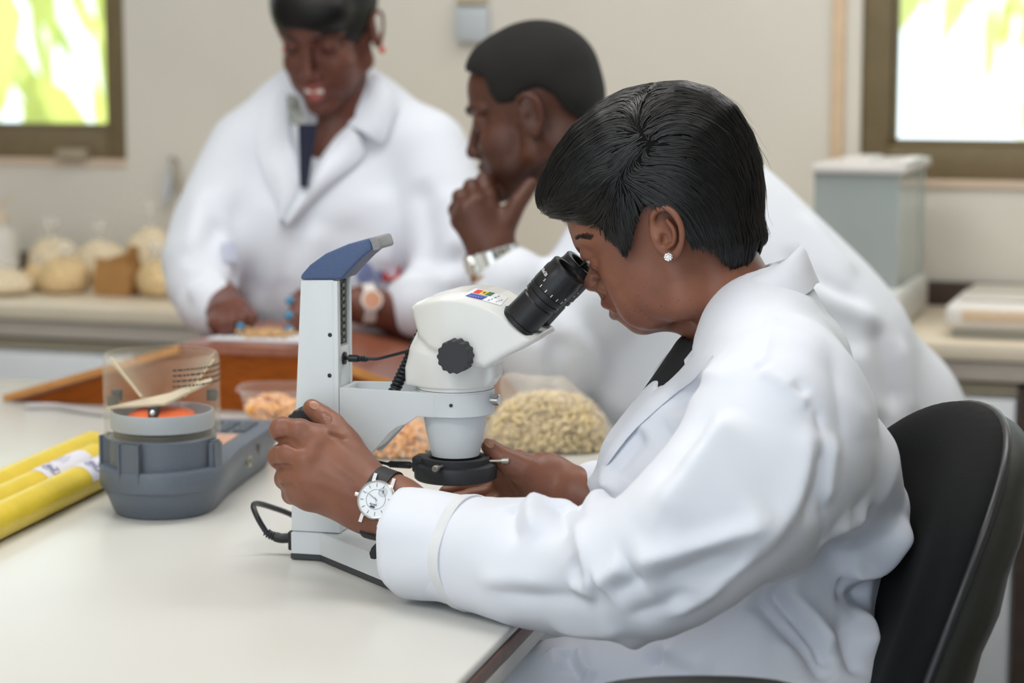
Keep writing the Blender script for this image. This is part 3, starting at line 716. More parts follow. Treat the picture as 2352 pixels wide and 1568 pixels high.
# ================================================================ yellow tubes
M_yel = mat('tube_yellow', 'dcc238', 0.36, var=.05, vscale=30); M_lab = mat('label_white', 'dcdbe8', .5); M_blue = mat('print_blue', '28347a', .6); M_red = mat('print_red', 'd05050', .6)
ta = unit((.053, .25, 0)); tn = np.array((ta[1], -ta[0], 0)); R = .019
T0 = np.array((-.547, 2.261, TZ+R+.0005))
tl_ = ['yellow tube nearest the moisture meter, its white label half hidden by the meter', 'middle one of the three yellow tubes, with a full white label', 'plain yellow tube farthest from the camera of the three']
for k in range(3):
    o = T0-tn*(R*2+.001)*k; end = (.285, .365, .447)[k]
    e = empty('poster_tube', tuple(o-np.array((0, 0, R))), tl_[k], 'tube', 'yellow tubes on the table')
    b = MB(); b.lathe([(R-.0015, -.5), (R, -.499), (R, end-.001), (R-.0015, end)], o, ta, n=48); b.build('tube_wall', M_yel, e)
    if k < 2:
        s0 = (on_z(186, 1108, TZ+.02)-o)@ta if k == 0 else (on_z(62, 1096, TZ+.03)-o)@ta
        ln = .13; upv = np.array((0, 0, 1.))
        def cyl(th, s, r=R+.0004): return o+ta*s+(tn*math.cos(th)+upv*math.sin(th))*r
        A0, A1 = math.radians(5), math.radians(118)
        b = MB(); b.grid([[cyl(t, s) for s in np.linspace(s0, s0+ln, 6)] for t in np.linspace(A0, A1, 18)]); lb = b.build('label', M_lab, e, 60)
        b = MB(); q = .013
        for rr, n_ in ((.012, 20), (.0105, 18)):
            for i in range(n_):
                a0, a1 = 2*math.pi*i/n_, 2*math.pi*(i+.8)/n_
                P = [[cyl(A0+(A1-A0)*.5+math.sin(a)*r_/R, s0+.026+math.cos(a)*r_*1.0, R+.0007) for r_ in (rr-.0013, rr)] for a in (a0, a1)]
                if (i*7) % 5: b.grid(P)
        for i in range(5):
            z = A0+(A1-A0)*(.36+.07*i); b.grid([[cyl(z+d, s0+.018+sh, R+.0007) for sh in (0.001*i, .015-.0012*((i*3) % 4))] for d in (0, .075)])
        b.build('emblem', M_blue, lb, 0, 'dark blue round emblem with letters')
        b = MB(); b.grid([[cyl(A1-.42+d, s0+.046+s, R+.0007) for s in (0, .005)] for d in (0, .16)]); b.build('red_mark', M_red, lb, 0)
        b = MB()
        for i, L_ in enumerate((.032, .026, .034, .02)): b.grid([[cyl(A1-.30-.22*i+d, s0+.058+s, R+.0007) for s in (0, L_)] for d in (0, .06)])
        b.build('printed_text', mat('ink_pale', '9a9ab0', .6), lb, 0)

# ================================================================ corn in a clear tub, and bags of corn
M_corn = mat('corn_orange', 'e59a38', .45, var=.35, vscale=90, vcol='e8c9b0'); M_white = mat('corn_white', 'ddc899', .5, var=.22, vscale=150)
def tub(label, o, h=.062, r0=.03, r1=.048, seed=0):
    e = empty('plastic_tub', tuple(o), label, 'tub'); rs = np.random.RandomState(seed)
    b = MB(); n = 32
    def sq(r, z): return [o+np.array((math.copysign(abs(math.cos(t))**.6, math.cos(t))*r, math.copysign(abs(math.sin(t))**.6, math.sin(t))*r, z)) for t in np.linspace(0, 2*math.pi, n, endpoint=False)]
    b.loft([sq(r0, .001), sq(r1, h), sq(r1+.004, h), sq(r1+.004, h-.003)], False); b.build('tub_wall', film('tub_clear', 'eae6e6', .1, .12, .4), e)
    P = []
    while len(P) < 620:
        z = rs.uniform(.006, h*.86); r = (r0+(r1-r0)*z/h)-.005; q = rs.uniform(-1, 1, 2); x = q*r
        if z < h*(.62+.22*math.exp(-(x@x)/(r*r)*2)): P.append(o+np.array((x[0], x[1], z)))
    kernels('corn_kernels', P, M_corn, e, (.0062, .005, .0032), seed); return e
o = on_z(628, 1000, TZ); tub('clear plastic tub of orange corn behind the microscope column', np.array((o[0], o[1]+.03, TZ)))
def corn_bag(label, o, ax, sx, sy, sz, n, m, kr, seed, top=None):
    e = empty('corn_bag', tuple(o), label, 'bag', 'clear bags of corn on the table'); rs = np.random.RandomState(seed); ay = np.array((-ax[1], ax[0], 0)); P = []
    while len(P) < n:
        q = rs.uniform(-1, 1, 3); q[2] = abs(q[2]); r = (abs(q[0])**3+abs(q[1])**3+abs(q[2])**2.4)
        if r < 1 and (r > .45): P.append(o+ax*q[0]*sx+ay*q[1]*sy+np.array((0, 0, .0035+q[2]*sz)))
    kernels('corn_kernels', P, m, e, kr, seed)
    s = Sdf(); s.ell(o+np.array((0, 0, .001)), (sx*.93, sy*.93, sz*.93), (ax, ay, (0, 0, 1)), .01); s.half(o+np.array((0, 0, .002)), (0, 0, -1), .004)
    V, F = s.net(.006); link('corn_core', np_mesh('corn_core', V, F), m, e, True)
    s = Sdf(); s.ell(o+np.array((0, 0, .002)), (sx*1.13, sy*1.13, sz*1.15), (ax, ay, (0, 0, 1)), .02)
    if top is not None: s.chain([(o+np.array((0, 0, sz*.9)), .03)]+[(np.asarray(p), r) for p, r in top], .03)
    s.half(o+np.array((0, 0, .0012)), (0, 0, -1), .004); V, F = s.net(.006)
    N_ = normals(V, F); V = V+N_*(np.abs(wob(V, 55, seed, 3))*.005)[:, None]*(V[:, 2:3] > TZ+.01); V[:, 2] = np.maximum(V[:, 2], TZ+.0008)
    link('film', np_mesh('film', V, F), film('bag_film_clear', 'eee6da', .15, .10), e, True); return e
ax = unit((.985, -.17, 0))
o = on_z(1262, 1048, TZ); corn_bag('clear bag of creamy white corn beside the seated person\'s lapel', np.array((o[0]-.0, o[1]+.075, TZ)), ax, .075, .065, .066, 2600, M_white, (.0047, .0038, .0026), 11,
    [(at(1240, 905, o[1]+.09), .02), (at(1170, 880, o[1]+.10), .014)])
o = on_z(912, 1062, TZ); corn_bag('clear bag of orange corn behind the microscope arm', np.array((o[0], o[1]+.06, TZ)), ax, .040, .045, .040, 620, M_corn, (.0052, .0044, .003), 12,
    [(at(905, 960, o[1]+.07), .012)])
o = on_z(1010, 1030, TZ); corn_bag('clear bag of pale corn behind the microscope lens', np.array((o[0]+.01, o[1]+.11, TZ)), ax, .062, .05, .05, 900, M_white, (.0047, .0038, .0026), 13)
# crumpled white cloth by the board
# the white lead lying in front of the board
M_lead = mat('lead_grey', 'b9b4b4', .5)
P = [on_z(60, 940, TZ), on_z(130, 940, TZ), on_z(200, 952, TZ), on_z(300, 962, TZ), on_z(420, 966, TZ), on_z(520, 970, TZ), on_z(600, 974, TZ), on_z(690, 972, TZ)]
b = MB(); b.tube([p+np.array((0, 0, .0048)) for p in P], .0045, 10, smooth=6); tag(b.build('cable', M_lead), 'pale grey cable lying in front of the brown board', 'cable')
# ================================================================ stereo microscope
SA = math.radians(-14); HW = .0225
SF = Frame(np.array((-.2254, 2.1707, TZ))+HW*np.array((math.sin(-SA), math.cos(SA), 0)), SA)     # x towards the seated person, y away from the camera
M_ms = mat('scope_paint', 'd3d8db', 0.35, var=.01, spec=.5); M_mw = mat('scope_white', 'e0e0dd', 0.25, spec=.5, coat=.2)
M_blk = mat('scope_black', '16171a', 0.38, spec=.5); M_blk2 = mat('scope_black_satin', '2a2b2f', 0.5, bump=.05, bscale=900)
M_hb = mat('handle_blue', '46587e', 0.45, var=.12, vscale=900, bump=.1, bscale=1200); M_hg = mat('handle_grey', '8d8d90', 0.5, var=.1, vscale=700)
M_chr = MATS['chrome']; M_cable = mat('cable_black', '1b1d21', 0.4)
e = scope = empty('stereo_microscope', tuple(SF.o), 'white stereo microscope with black eyepieces and a blue carrying handle', 'microscope')
def sx(u, v, y=-HW): return SF.xz(u, v, y)
# base
bl = sx(668, 1285); b2 = sx(735, 1285)[0]; zb = sx(700, 1222)[1]; xr = bl[0]
q = SF.l(on_z(880, 1350, TZ)); slope = (q[1]+HW)/(q[0]-b2)
def plan(z, g): 
    x2 = b2+.105; w2 = HW-slope*(x2-b2); x3 = x2+.10
    return [(xr+g, -HW+g, z), (b2, -HW+g, z), (x2, -w2+g, z), (x3-.02, -w2+g, z), (x3-g, -w2+.03, z), (x3-g, w2-.03, z), (x3-.02, w2-g, z), (x2, w2-g, z), (b2, HW-g, z), (xr+g, HW-g, z)]
b = MB(SF); b.loft([plan(.0012, .0), plan(.0065, .0), plan(.0066, .001)]); b.build('base_plate', mat('base_dark', '3a3c40', .5), e, 20, 'dark grey rubber base plate')
b = MB(SF); b.loft([plan(.0068, .0005), plan(zb-.0015, .0005), plan(zb, .002)]); b.build('base', M_ms, e, 20)
st = (b2+.135, 0, zb); b = MB(SF); b.lathe([(.048, 0), (.048, .002), (.046, .0026), (.0, .0026)], (st[0], 0, zb+.0002), n=56, cap=False); b.build('stage_plate', mat('stage_grey', 'b9b5a8', .4), e)
# column
ct = sx(690, 643)[1]; pts = [sx(668.5, 1221), sx(669, 1180), sx(690.5, 643), sx(775, 643), sx(775, 1221)]
pts[0] = (pts[0][0], zb+.0008); pts[4] = (pts[3][0], zb+.0008)
b = MB(SF); b.prism([(p[0], p[1]) for p in pts[:3]]+[(pts[3][0]-.004, pts[3][1]), (pts[4][0]-.004, pts[4][1])], -HW, HW, .0012); col = b.build('column', M_ms, e)
xf = pts[3][0]
b = MB(SF); za = sx(775, 897)[1]
b.box((xf-.006, -HW, zb+.001), (xf, -HW+.008, ct), .0006); b.box((xf-.006, HW-.008, zb+.001), (xf, HW, ct), .0006); b.box((xf-.006, -HW+.0079, zb+.001), (xf-.0008, HW-.0079, ct-.068), .0004)
b.build('column_front', M_ms, col)
b = MB(SF); b.box((xf-.0042, -HW+.0085, ct-.066), (xf-.0030, HW-.0085, ct-.001)); b.build('rack_slot', mat('slot_dark', '3f403a', .6), col, 0)
b = MB(SF)
for i in range(9): b.box((xf-.003, -.003, ct-.064+i*.007), (xf-.0012, .004, ct-.0605+i*.007), .0003)
b.box((xf-.003, -.008, ct-.064), (xf-.002, -.006, ct-.002)); b.box((xf-.003, .007, ct-.064), (xf-.002, .009, ct-.002)); b.build('rack', mat('rack_steel', '77776e', .4, .7), col, 0)
for u, v in ((758, 769), (757, 862)):
    p = SF.hit(u, v, -HW); b = MB(SF); b.lathe([(.0022, 0), (.0022, .0006), (.0012, .0008)], (p[0], -HW+.0003, p[2]), (0, -1, 0), n=16); b.build('set_screw', mat('screw_dark', '33302e', .4, .5), col)
# handle
hp = [sx(690, 642), sx(691.5, 631), sx(712, 608), sx(748, 582), sx(800, 560), sx(846, 547), sx(853, 558), sx(856, 572), sx(832, 592), sx(806, 618), sx(790, 636), sx(786, 642)]
b = MB(SF); b.prism(hp, -HW-.001, HW+.001, .0025, 3); h = b.build('handle', M_hb, e)
gp = [sx(846, 547), sx(862, 543), sx(868, 546), sx(875, 567), sx(872, 572), sx(857, 576), sx(852, 558)]
b = MB(SF); b.prism(gp, -HW-.0005, HW+.0005, .0015, 2); b.build('handle_tip', M_hg, h, label='grey end cap')
# arm: an open-topped bracket with a ring collar
cc = SF.hit(1046, 930, 0.0); CX = cc[0]; CR = .0392
ztop = sx(775, 897)[1]; zlo = SF.hit(1046, 962, -CR)[2]; zup = SF.hit(1046, 906, -CR)[2]; ztop = zup
w_end = .0389
def aw(x, z): return HW+(w_end-HW)*np.clip((x-xf)/(CX-xf), 0, 1)
side = [(xf+.0006, ztop), (CX, ztop), (CX, zlo), sx(968, 968), sx(940, 970), sx(918, 978), sx(900, 992), sx(858, 1040), sx(846, 1052), sx(836, 1053), sx(827, 1044), (xf+.0006, sx(775, 985)[1])]
side[3] = (side[3][0], zlo)
b = MB(SF)
for sg in (-1, 1):
    t = bmesh.new(); A = [t.verts.new((x, sg*aw(x, z), z)) for x, z in side]; B = [t.verts.new((x, sg*(aw(x, z)-.004), z)) for x, z in side]
    t.faces.new(A); t.faces.new(B[::-1])
    for i in range(len(A)): t.faces.new((A[i], B[i], B[(i+1) % len(A)], A[(i+1) % len(A)]))
    bmesh.ops.recalc_face_normals(t, faces=t.faces[:]); bmesh.ops.bevel(t, geom=[q for q in t.edges if q.calc_face_angle(0) > .6], offset=.0007, segments=2, affect='EDGES'); b.merge(t)
x1 = sx(948, 897)[0]
b.prism([(xf+.0006, ztop-.014), (CX-.02, ztop-.014), (CX-.02, zlo+.001), (side[4][0], zlo+.001), (side[7][0], side[7][1]+.003), (side[11][0], side[11][1])], -1, 1, wfun=lambda x, z: aw(x, z)-.0035)
b.box((xf+.0006, -HW+.003, ztop-.016), (xf+.006, HW-.003, ztop-.0008))
b.prism([(x1, -aw(x1, 0)+.003), (CX, -w_end+.002), (CX, w_end-.002), (x1, aw(x1, 0)-.003)], ztop-.014, ztop-.0004, axis='z')
arm = b.build('arm', M_ms, e, 25)
b = MB(SF); z0 = zlo
b.lathe([(.033, z0+.001), (CR-.001, z0), (CR, z0+.001), (CR, zup-.001), (CR-.001, zup), (.0365, zup), (.036, zup-.004)], (CX, 0, 0), n=64, cap=False); b.build('arm_collar', M_ms, arm)
p = SF.hit(1034, 932, -w_end-.003); b = MB(SF); b.lathe([(.0017, 0), (.0017, .003)], (p[0], -CR+.0022, p[2]), (0, -1, 0), n=14); b.build('set_screw', MATS['screw_dark'], arm)
p = SF.hit(838, 1038, -HW); b = MB(SF); b.lathe([(.0065, 0), (.0065, .0010), (.0052, .0012), (.0045, -.0005)], (p[0], -aw(p[0], 0)+.0001, p[2]), (0, -1, 0), n=28, cap=False); b.lathe([(.0028, .0005), (.0028, .0016)], (p[0]-.0005, -aw(p[0], 0)+.0001, p[2]), (0, -1, 0), n=18); b.build('hinge_eye', MATS['screw_dark'], arm)
zc = (zlo+zup)/2-.001+.004; b = MB(SF); b.lathe([(.004, 0), (.004, .003), (.0058, .0032), (.0058, .0085), (.005, .0092)], (CX+CR*.97, -.006, zc), (1, -.1, 0), n=12); b.build('clamp_screw', M_chr, arm, label='chrome clamp screw')
# lens barrel below the collar
zl = SF.hit(1046, 1055, -.024)[2]
b = MB(SF); b.lathe([(.0205, zl), (.0240, zl+.0005), (.0262, zl+.010), (.0300, zl+.028), (.0318, zlo-.004), (.0322, zlo+.002)], (CX, 0, 0), n=64); b.build('objective_cone', M_ms, e)
b = MB(SF); b.lathe([(.018, zl-.001), (.018, zl+.0003)], (CX, 0, 0), n=40); b.build('objective_lens', mat('lens_dark', '15181c', .05), e)
# ring light
zr1 = SF.hit(1043, 1062, -.034)[2]; zr0 = SF.hit(1043, 1117, -.0415)[2]
rl = MB(SF); zr = zr1-zr0
rl.lathe([(.028, 0), (.0400, 0), (.0415, .0015), (.0418, zr*.52), (.0405, zr*.66), (.0370, zr*.72), (.0345, zr*.74), (.0345, zr*.98), (.0335, zr), (.0275, zr), (.0265, zr*.9), (.0265, .002)], (CX, 0, zr0), n=72, cap=False)
pl = SF.hit(955, 1068, 0.0); rl.box((CX-.0428, -.012, zr0+.006), (CX-.026, .012, zr0+zr*.98), .0025); ring = rl.build('ring_light', M_blk2, e)
b = MB(SF); b.lathe([(.029, .0), (.039, .0005)], (CX, 0, zr0-.0006), n=48, cap=False); b.build('light_ring_lens', mat('led_diffuser', 'd8d8d0', .3), ring)
for th in (-97, 8, 178-40):
    a = math.radians(th); d = (math.cos(a), math.sin(a), .05); s_ = (CX+.033*math.cos(a), .033*math.sin(a), zr0+zr*.80)
    b = MB(SF); b.lathe([(.0016, 0), (.0016, .0135), (.0030, .0136), (.0032, .015), (.0032, .0205), (.0026, .0212)], s_, d, n=14); b.build('thumb_screw', mat('screw_steel', 'b7b2a6', .35, .8), ring)
# microscope head
UF = SF; s = Sdf(); YH = 0.0
def hx(u, v, y=0.0): return SF.xz(u, v, y)
zs = zup
low = [hx(944, 886), hx(943, 838), hx(962, 798), hx(984, 768), hx(1060, 735), hx(1150, 790), hx(1147, 866), hx(1140, 888)]
s.prism(SF, low, .041, .012, 0)
nh = Sdf()
nh.cone(SF.w((CX, 0, zs+.004)), SF.w((CX-.001, 0, zs+.040)), .0405, .0385, .004)
nh.cone(SF.w((CX-.004, 0, zs+.036)), SF.w((CX, 0, zs+.065)), .036, .020, .02)
nh.prism(SF, [hx(944, 882), hx(944, 838), hx(964, 798), hx(990, 770), hx(1060, 790), hx(1060, 882)], .026, .010, .012)
nh.prism(SF, [hx(1080, 800), hx(1146, 815), hx(1146, 864), hx(1135, 880), hx(1080, 880)], .018, .004, .004)
up = [hx(956, 702), hx(972, 688), hx(1002, 675), hx(1040, 666), hx(1080, 661), hx(1118, 663), hx(1150, 673), hx(1178, 690), hx(1205, 722), hx(1232, 752), hx(1256, 757), hx(1258, 768), hx(1226, 788), hx(1185, 808), hx(1140, 834), hx(1110, 826), hx(1060, 803), hx(1010, 790), hx(978, 765)]
xl_, xm_, xr_ = hx(956, 702)[0], hx(1060, 740)[0], hx(1258, 768)[0]
RP = [hx(u, v, -.045) for u, v in ((950, 704), (985, 694), (1020, 688), (1060, 692), (1100, 703), (1130, 716), (1155, 732), (1190, 762), (1225, 790), (1270, 830))]; RX = [p[0] for p in RP]; RZ = [p[1] for p in RP]
def hwf(x, z):
    t = np.clip((x-xl_)/(xm_-xl_), 0, 1); u = np.clip((x-xm_)/(xr_-xm_), 0, 1)
    w = .022+.027*np.sin(t*math.pi/2)-.004*u*u
    zr_ = np.interp(x, RX, RZ); return np.maximum(w-.95*np.maximum(z-zr_, 0), .006)
nh.prism(SF, up, .050, .007, .003, wfun=hwf)
nh.half(SF.w((CX, 0, zs+.0045)), (0, 0, -1), .001)
# seat cut for the eyepiece tubes
sa_, sb_ = SF.hit(1157, 704, -.03), SF.hit(1226, 778, -.03)
axd = unit(SF.hit(1312, 616, -.03)-SF.hit(1193, 741, -.03))            # tube axis in the local frame
axw = SF.ax*axd[0]+SF.ay*axd[1]+SF.az*axd[2]
V, F = nh.net(.0011, relax=2)
head = link('head', np_mesh('head', V, F), M_mw, e, True)
b = MB(SF); b.lathe([(.0385, -.006), (.0385, .0052), (.036, .0054)], (CX, 0, zs), n=56); b.build('turret_ring', M_mw, e)
b = MB(SF); b.lathe([(.0389, .0010), (.0389, .0014)], (CX, 0, zs), n=56); b.build('turret_seam', M_blk, e)
# eyepieces
t0 = SF.hit(1190, 743, -.028)
sp = math.sqrt(0)
upv = unit(np.cross((0, 1, 0), axd))
seat_c = t0+axd*.0015
b = MB(SF)
for y0, y1 in ((-.0440, .0440),):
    P = [seat_c+upv*k for k in (.0225, -.0215)]
    t = bmesh.new(); vs = []
    for yy in (y0, y1):
        for k in (.0225, -.0215):
            for d in (-.010, .0006): vs.append(t.verts.new((seat_c[0]+upv[0]*k+axd[0]*d, yy, seat_c[2]+upv[2]*k+axd[2]*d)))
    bmesh.ops.convex_hull(t, input=vs); bmesh.ops.bevel(t, geom=t.edges[:], offset=.004, segments=2, affect='EDGES'); b.merge(t)
b.build('eyepiece_seat', mat('seat_dark', '3c3a36', .6), head)
EL = np.linalg.norm(SF.hit(1312, 616, -.03)-SF.hit(1193, 741, -.03))
M_num = mat('white_marks', 'e6e6e4', .5)
for yy, nm in ((-.0285, 'near'), (.0285, 'far')):
    o = np.array((t0[0], yy, t0[2])); k = EL
    prof = [(.0185, .0), (.0205, .001), (.0205, .005), (.0188, .0056), (.0183, k*.40), (.0172, k*.42), (.0172, k*.455), (.0192, k*.46), (.0192, k*.505), (.0178, k*.51), (.0178, k*.535),
            (.0196, k*.54), (.0196, k*.60), (.0189, k*.605), (.0189, k*.615), (.0199, k*.62), (.0199, k*.86), (.0190, k*.90), (.0190, k*.985), (.0183, k), (.0140, k), (.0128, k*.97), (.0125, k*.80), (.0, k*.79)]
    b = MB(SF); b.lathe(prof, o, axd, n=56, cap=False); ep = b.build('eyepiece', M_blk, e, 25)
    b = MB(SF); b.lathe([(.0122, k*.802), (.008, k*.812), (.0, k*.815)], o, axd, n=32, cap=False); b.build('eye_lens', mat('lens_glass', '1a2026', .03, spec=.9), ep)
    e2 = np.array((0, 1., 0)); e1 = np.cross(e2, axd)
    # scale ticks and figures round the eyepiece
    b = MB(SF)
    for i in range(5):
        th = math.radians(202-i*21); rr = .0200
        P = [[o+axd*(k*.615+dd)+(e2*math.cos(th+w)+e1*math.sin(th+w))*rr for dd in (0, .0032)] for w in (-.02, .02)]
        b.grid(P)
    b.build('scale_marks', M_num, ep, 0)
    for txt, th, dd, sz in (('5', 206, .72, .0042), ('+', 116, .70, .0040), ('10x/20', 228, .78, .0050)):
        th = math.radians(th); r_ = e2*math.cos(th)+e1*math.sin(th); tg = np.cross(axd, r_)
        W = lambda v: SF.ax*v[0]+SF.ay*v[1]+SF.az*v[2]
        c = SF.w(o+axd*k*dd+r_*.0201); text_mesh('figures', txt, sz, basis(c, W(tg), W(axd)), M_num, ep)
# zoom knobs
kc = SF.hit(1057, 812, -.040)
for sg in (-1, 1):
    b = MB(SF); o = (kc[0], sg*.041, kc[2]); d = (0, sg, 0)
    b.lathe([(.0165, 0), (.0168, .001), (.0168, .004)], o, d, n=48)
    b.lathe([(.0155, .0045), (.0170, .005), (.0168, .0240), (.0162, .0255), (.0, .0255)], o, d, n=112, cap=False, scal=(14, .085)); kn = b.build('zoom_knob', M_blk2, head, 40)
    b = MB(SF); b.lathe([(.0112, .0187), (.0112, .0190), (.0, .0190)], o, d, n=40, cap=False); b.build('knob_cap', M_blk, kn) if False else b.bm.free()
# sticker on top of the head: striped flag and blue flag with small print
def top_at(u, v): return nh.px([(u, v)])[0]
M_st = [mat('flag_red', 'd8322e', .4), mat('flag_yellow', 'e8c32a', .4), mat('flag_green', '1f6a3c', .4), mat('flag_blue', '2c3a92', .4), mat('sticker_white', 'e4e6ea', .35)]
def patch(name, quad, m, parent, lift, n=6, label=None):
    """a sheet laid on the microscope head between four pixel corners"""
    q = [np.array(p, float) for p in quad]; uv = []
    for i in range(n+1):
        for j in range(n+1):
            a, c = i/n, j/n; uv.append(tuple((q[0]*(1-a)+q[1]*a)*(1-c)+(q[3]*(1-a)+q[2]*a)*c))
    P = nh.px(uv, lift).reshape(n+1, n+1, 3); b = MB(); b.grid(P); return b.build(name, m, parent, 60, label)
stk = patch('sticker', [(1066, 678), (1092, 662), (1168, 682), (1150, 702)], M_st[4], head, .0004, 10)
q0, q1, q2, q3 = (1086, 673), (1098, 666), (1137, 674), (1126, 681)
def lerp(a, c, t): return (a[0]+(c[0]-a[0])*t, a[1]+(c[1]-a[1])*t)
for i in range(3):
    patch('flag_stripe', [lerp(q0, q3, i/3), lerp(q1, q2, i/3), lerp(q1, q2, (i+1)/3), lerp(q0, q3, (i+1)/3)], M_st[i], stk, .0007, 3, ['red flag stripe', 'yellow flag stripe', 'green flag stripe'][i])
patch('flag_star', [lerp(lerp(q0, q3, .46), lerp(q1, q2, .46), .3), lerp(lerp(q0, q3, .46), lerp(q1, q2, .46), .7), lerp(lerp(q0, q3, .56), lerp(q1, q2, .56), .7), lerp(lerp(q0, q3, .56), lerp(q1, q2, .56), .3)], mat('star_dark', '4a4a20', .5), stk, .0010, 2)
patch('blue_flag', [(1069, 680), (1083, 674), (1121, 682), (1106, 689)], M_st[3], stk, .0007, 4, 'blue flag with a pale row of stars')
for i in range(5): patch('flag_star', [(1079+i*6, 680.4+i*1.2), (1081+i*6, 679.2+i*1.2), (1083+i*6, 679.6+i*1.2), (1081+i*6, 680.9+i*1.2)], mat('star_pale', 'a9b0d8', .5), stk, .0010, 1)
for i in range(4): patch('printed_text', [(1119+i*7.5, 692-i*3.0), (1120+i*7.5, 690.5-i*3.0), (1125+i*7.5, 688.3-i*3.0), (1124+i*7.5, 690-i*3.0)], M_st[3], stk, .0008, 1)
for i in range(3): patch('printed_text', [(1138+i*5.5, 695-i*2.0), (1138.6+i*5.5, 693.8-i*2.0), (1142.4+i*5.5, 692.2-i*2.0), (1141.8+i*5.5, 693.4-i*2.0)], M_st[3], stk, .0008, 1)
# focus knobs on the column
fk = SF.hit(712, 975, -HW)
for sg in (-1, 1):
    b = MB(SF); o = (fk[0], sg*(HW+.0004), fk[2])
    b.lathe([(.0200, 0), (.0200, .004), (.0165, .0045), (.0165, .006)], o, (0, sg, 0), n=48)
    b.lathe([(.0190, .006), (.0196, .007), (.0196, .020), (.0185, .0225), (.0, .0225)], o, (0, sg, 0), n=112, cap=False, scal=(18, .05)); b.build('focus_knob', M_blk, e, 40)
# jack, leads, coil
p0 = SF.hit(790, 822, -.004); sock = np.array((xf, -.004, p0[2]))
b = MB(SF); b.lathe([(.0065, 0), (.0065, .0016), (.0045, .0022)], sock, (1, 0, 0), n=24); b.lathe([(.0018, .002), (.0018, .005)], sock, (1, 0, 0), n=14); b.build('socket', M_blk, e)
b = MB(SF); pr = [(.0032, .0048), (.0038, .0052), (.0038, .0150)]+[(.0036 if i % 2 else .0028, .0155+i*.0014) for i in range(7)]+[(.0018, .0262)]
b.lathe(pr, sock, (1, 0, 0), n=20); b.tube([sock+(.0255, 0, 0), sock+(.034, 0, .0002), sock+(.045, -.001, .003), SF.hit(945, 803, -.012), SF.hit(968, 790, -.018), SF.hit(990, 776, -.02)], .0016, 8, smooth=6); b.build('lead', M_cable, e, 50)
ca, cb = SF.hit(905, 898, .004), SF.hit(968, 764, -.006); ca = np.array(ca); cb = np.array(cb); d = cb-ca; L = np.linalg.norm(d); d = d/L; n1 = unit(np.cross(d, (0, 1, 0))); n2 = np.cross(d, n1); tn_ = 15
P = [ca-d*.012]+[ca+d*(L*i/(tn_*14))+.0042*(n1*math.cos(2*math.pi*i/14)+n2*math.sin(2*math.pi*i/14)) for i in range(tn_*14+1)]+[cb+d*.006, cb+d*.008+np.array((.008, 0, -.004))]
b = MB(SF); b.tube(P, .0021, 8); b.build('coiled_lead', M_cable, e, 60)
b = MB(SF); a0 = SF.hit(944, 1068, -.004); o = np.array((CX-.0428, -.004, a0[2])); b.lathe([(.0025, -.001), (.0025, .003)], o, (-1, 0, 0), n=16); b.lathe([(.0036, .003), (.0036, .015)]+[(.0037 if i % 2 else .003, .0155+i*.0012) for i in range(9)]+[(.0018, .0275)], o, (-1, 0, 0), n=20)
b.tube([o-np.array((.027, 0, 0)), o-np.array((.033, 0, -.001)), SF.hit(858, 1058, -.006), SF.hit(847, 1044, -.012), SF.hit(838, 1020, -.0)], .0016, 8, smooth=6); b.build('lead', M_cable, e, 50)
# mains lead at the back of the base
a = np.array((xr, 0, zb*.62)); b = MB(SF)
b.box((xr-.008, -.010, zb*.62-.012), (xr-.0005, .010, zb*.62+.008), .002)
w_ = lambda u, v, y=0.: np.array(SF.hit(u, v, y))
pp = [a-(.006, 0, 0), w_(640, 1233), w_(617, 1226), w_(604, 1210), w_(590, 1185), w_(582, 1162, .01), w_(592, 1156, .03), w_(625, 1165, .06), w_(670, 1182, .09), w_(730, 1215, .12)]
b.tube(pp, .0030, 10, smooth=6); 
bp = catmull(pp[:4], 8)
b.tube([a-(.004, 0, 0), w_(648, 1236), w_(632, 1232)], .0052, 12, smooth=3)
for i in range(6): 
    q = bp[8+i*2]; q2 = bp[9+i*2]; b.lathe([(.0046, -.0007), (.0048, 0), (.0046, .0007)], q, unit(q2-q), n=14)
b.build('mains_lead', M_cable, e, 50)
p = w_(862, 1255, -.07); 
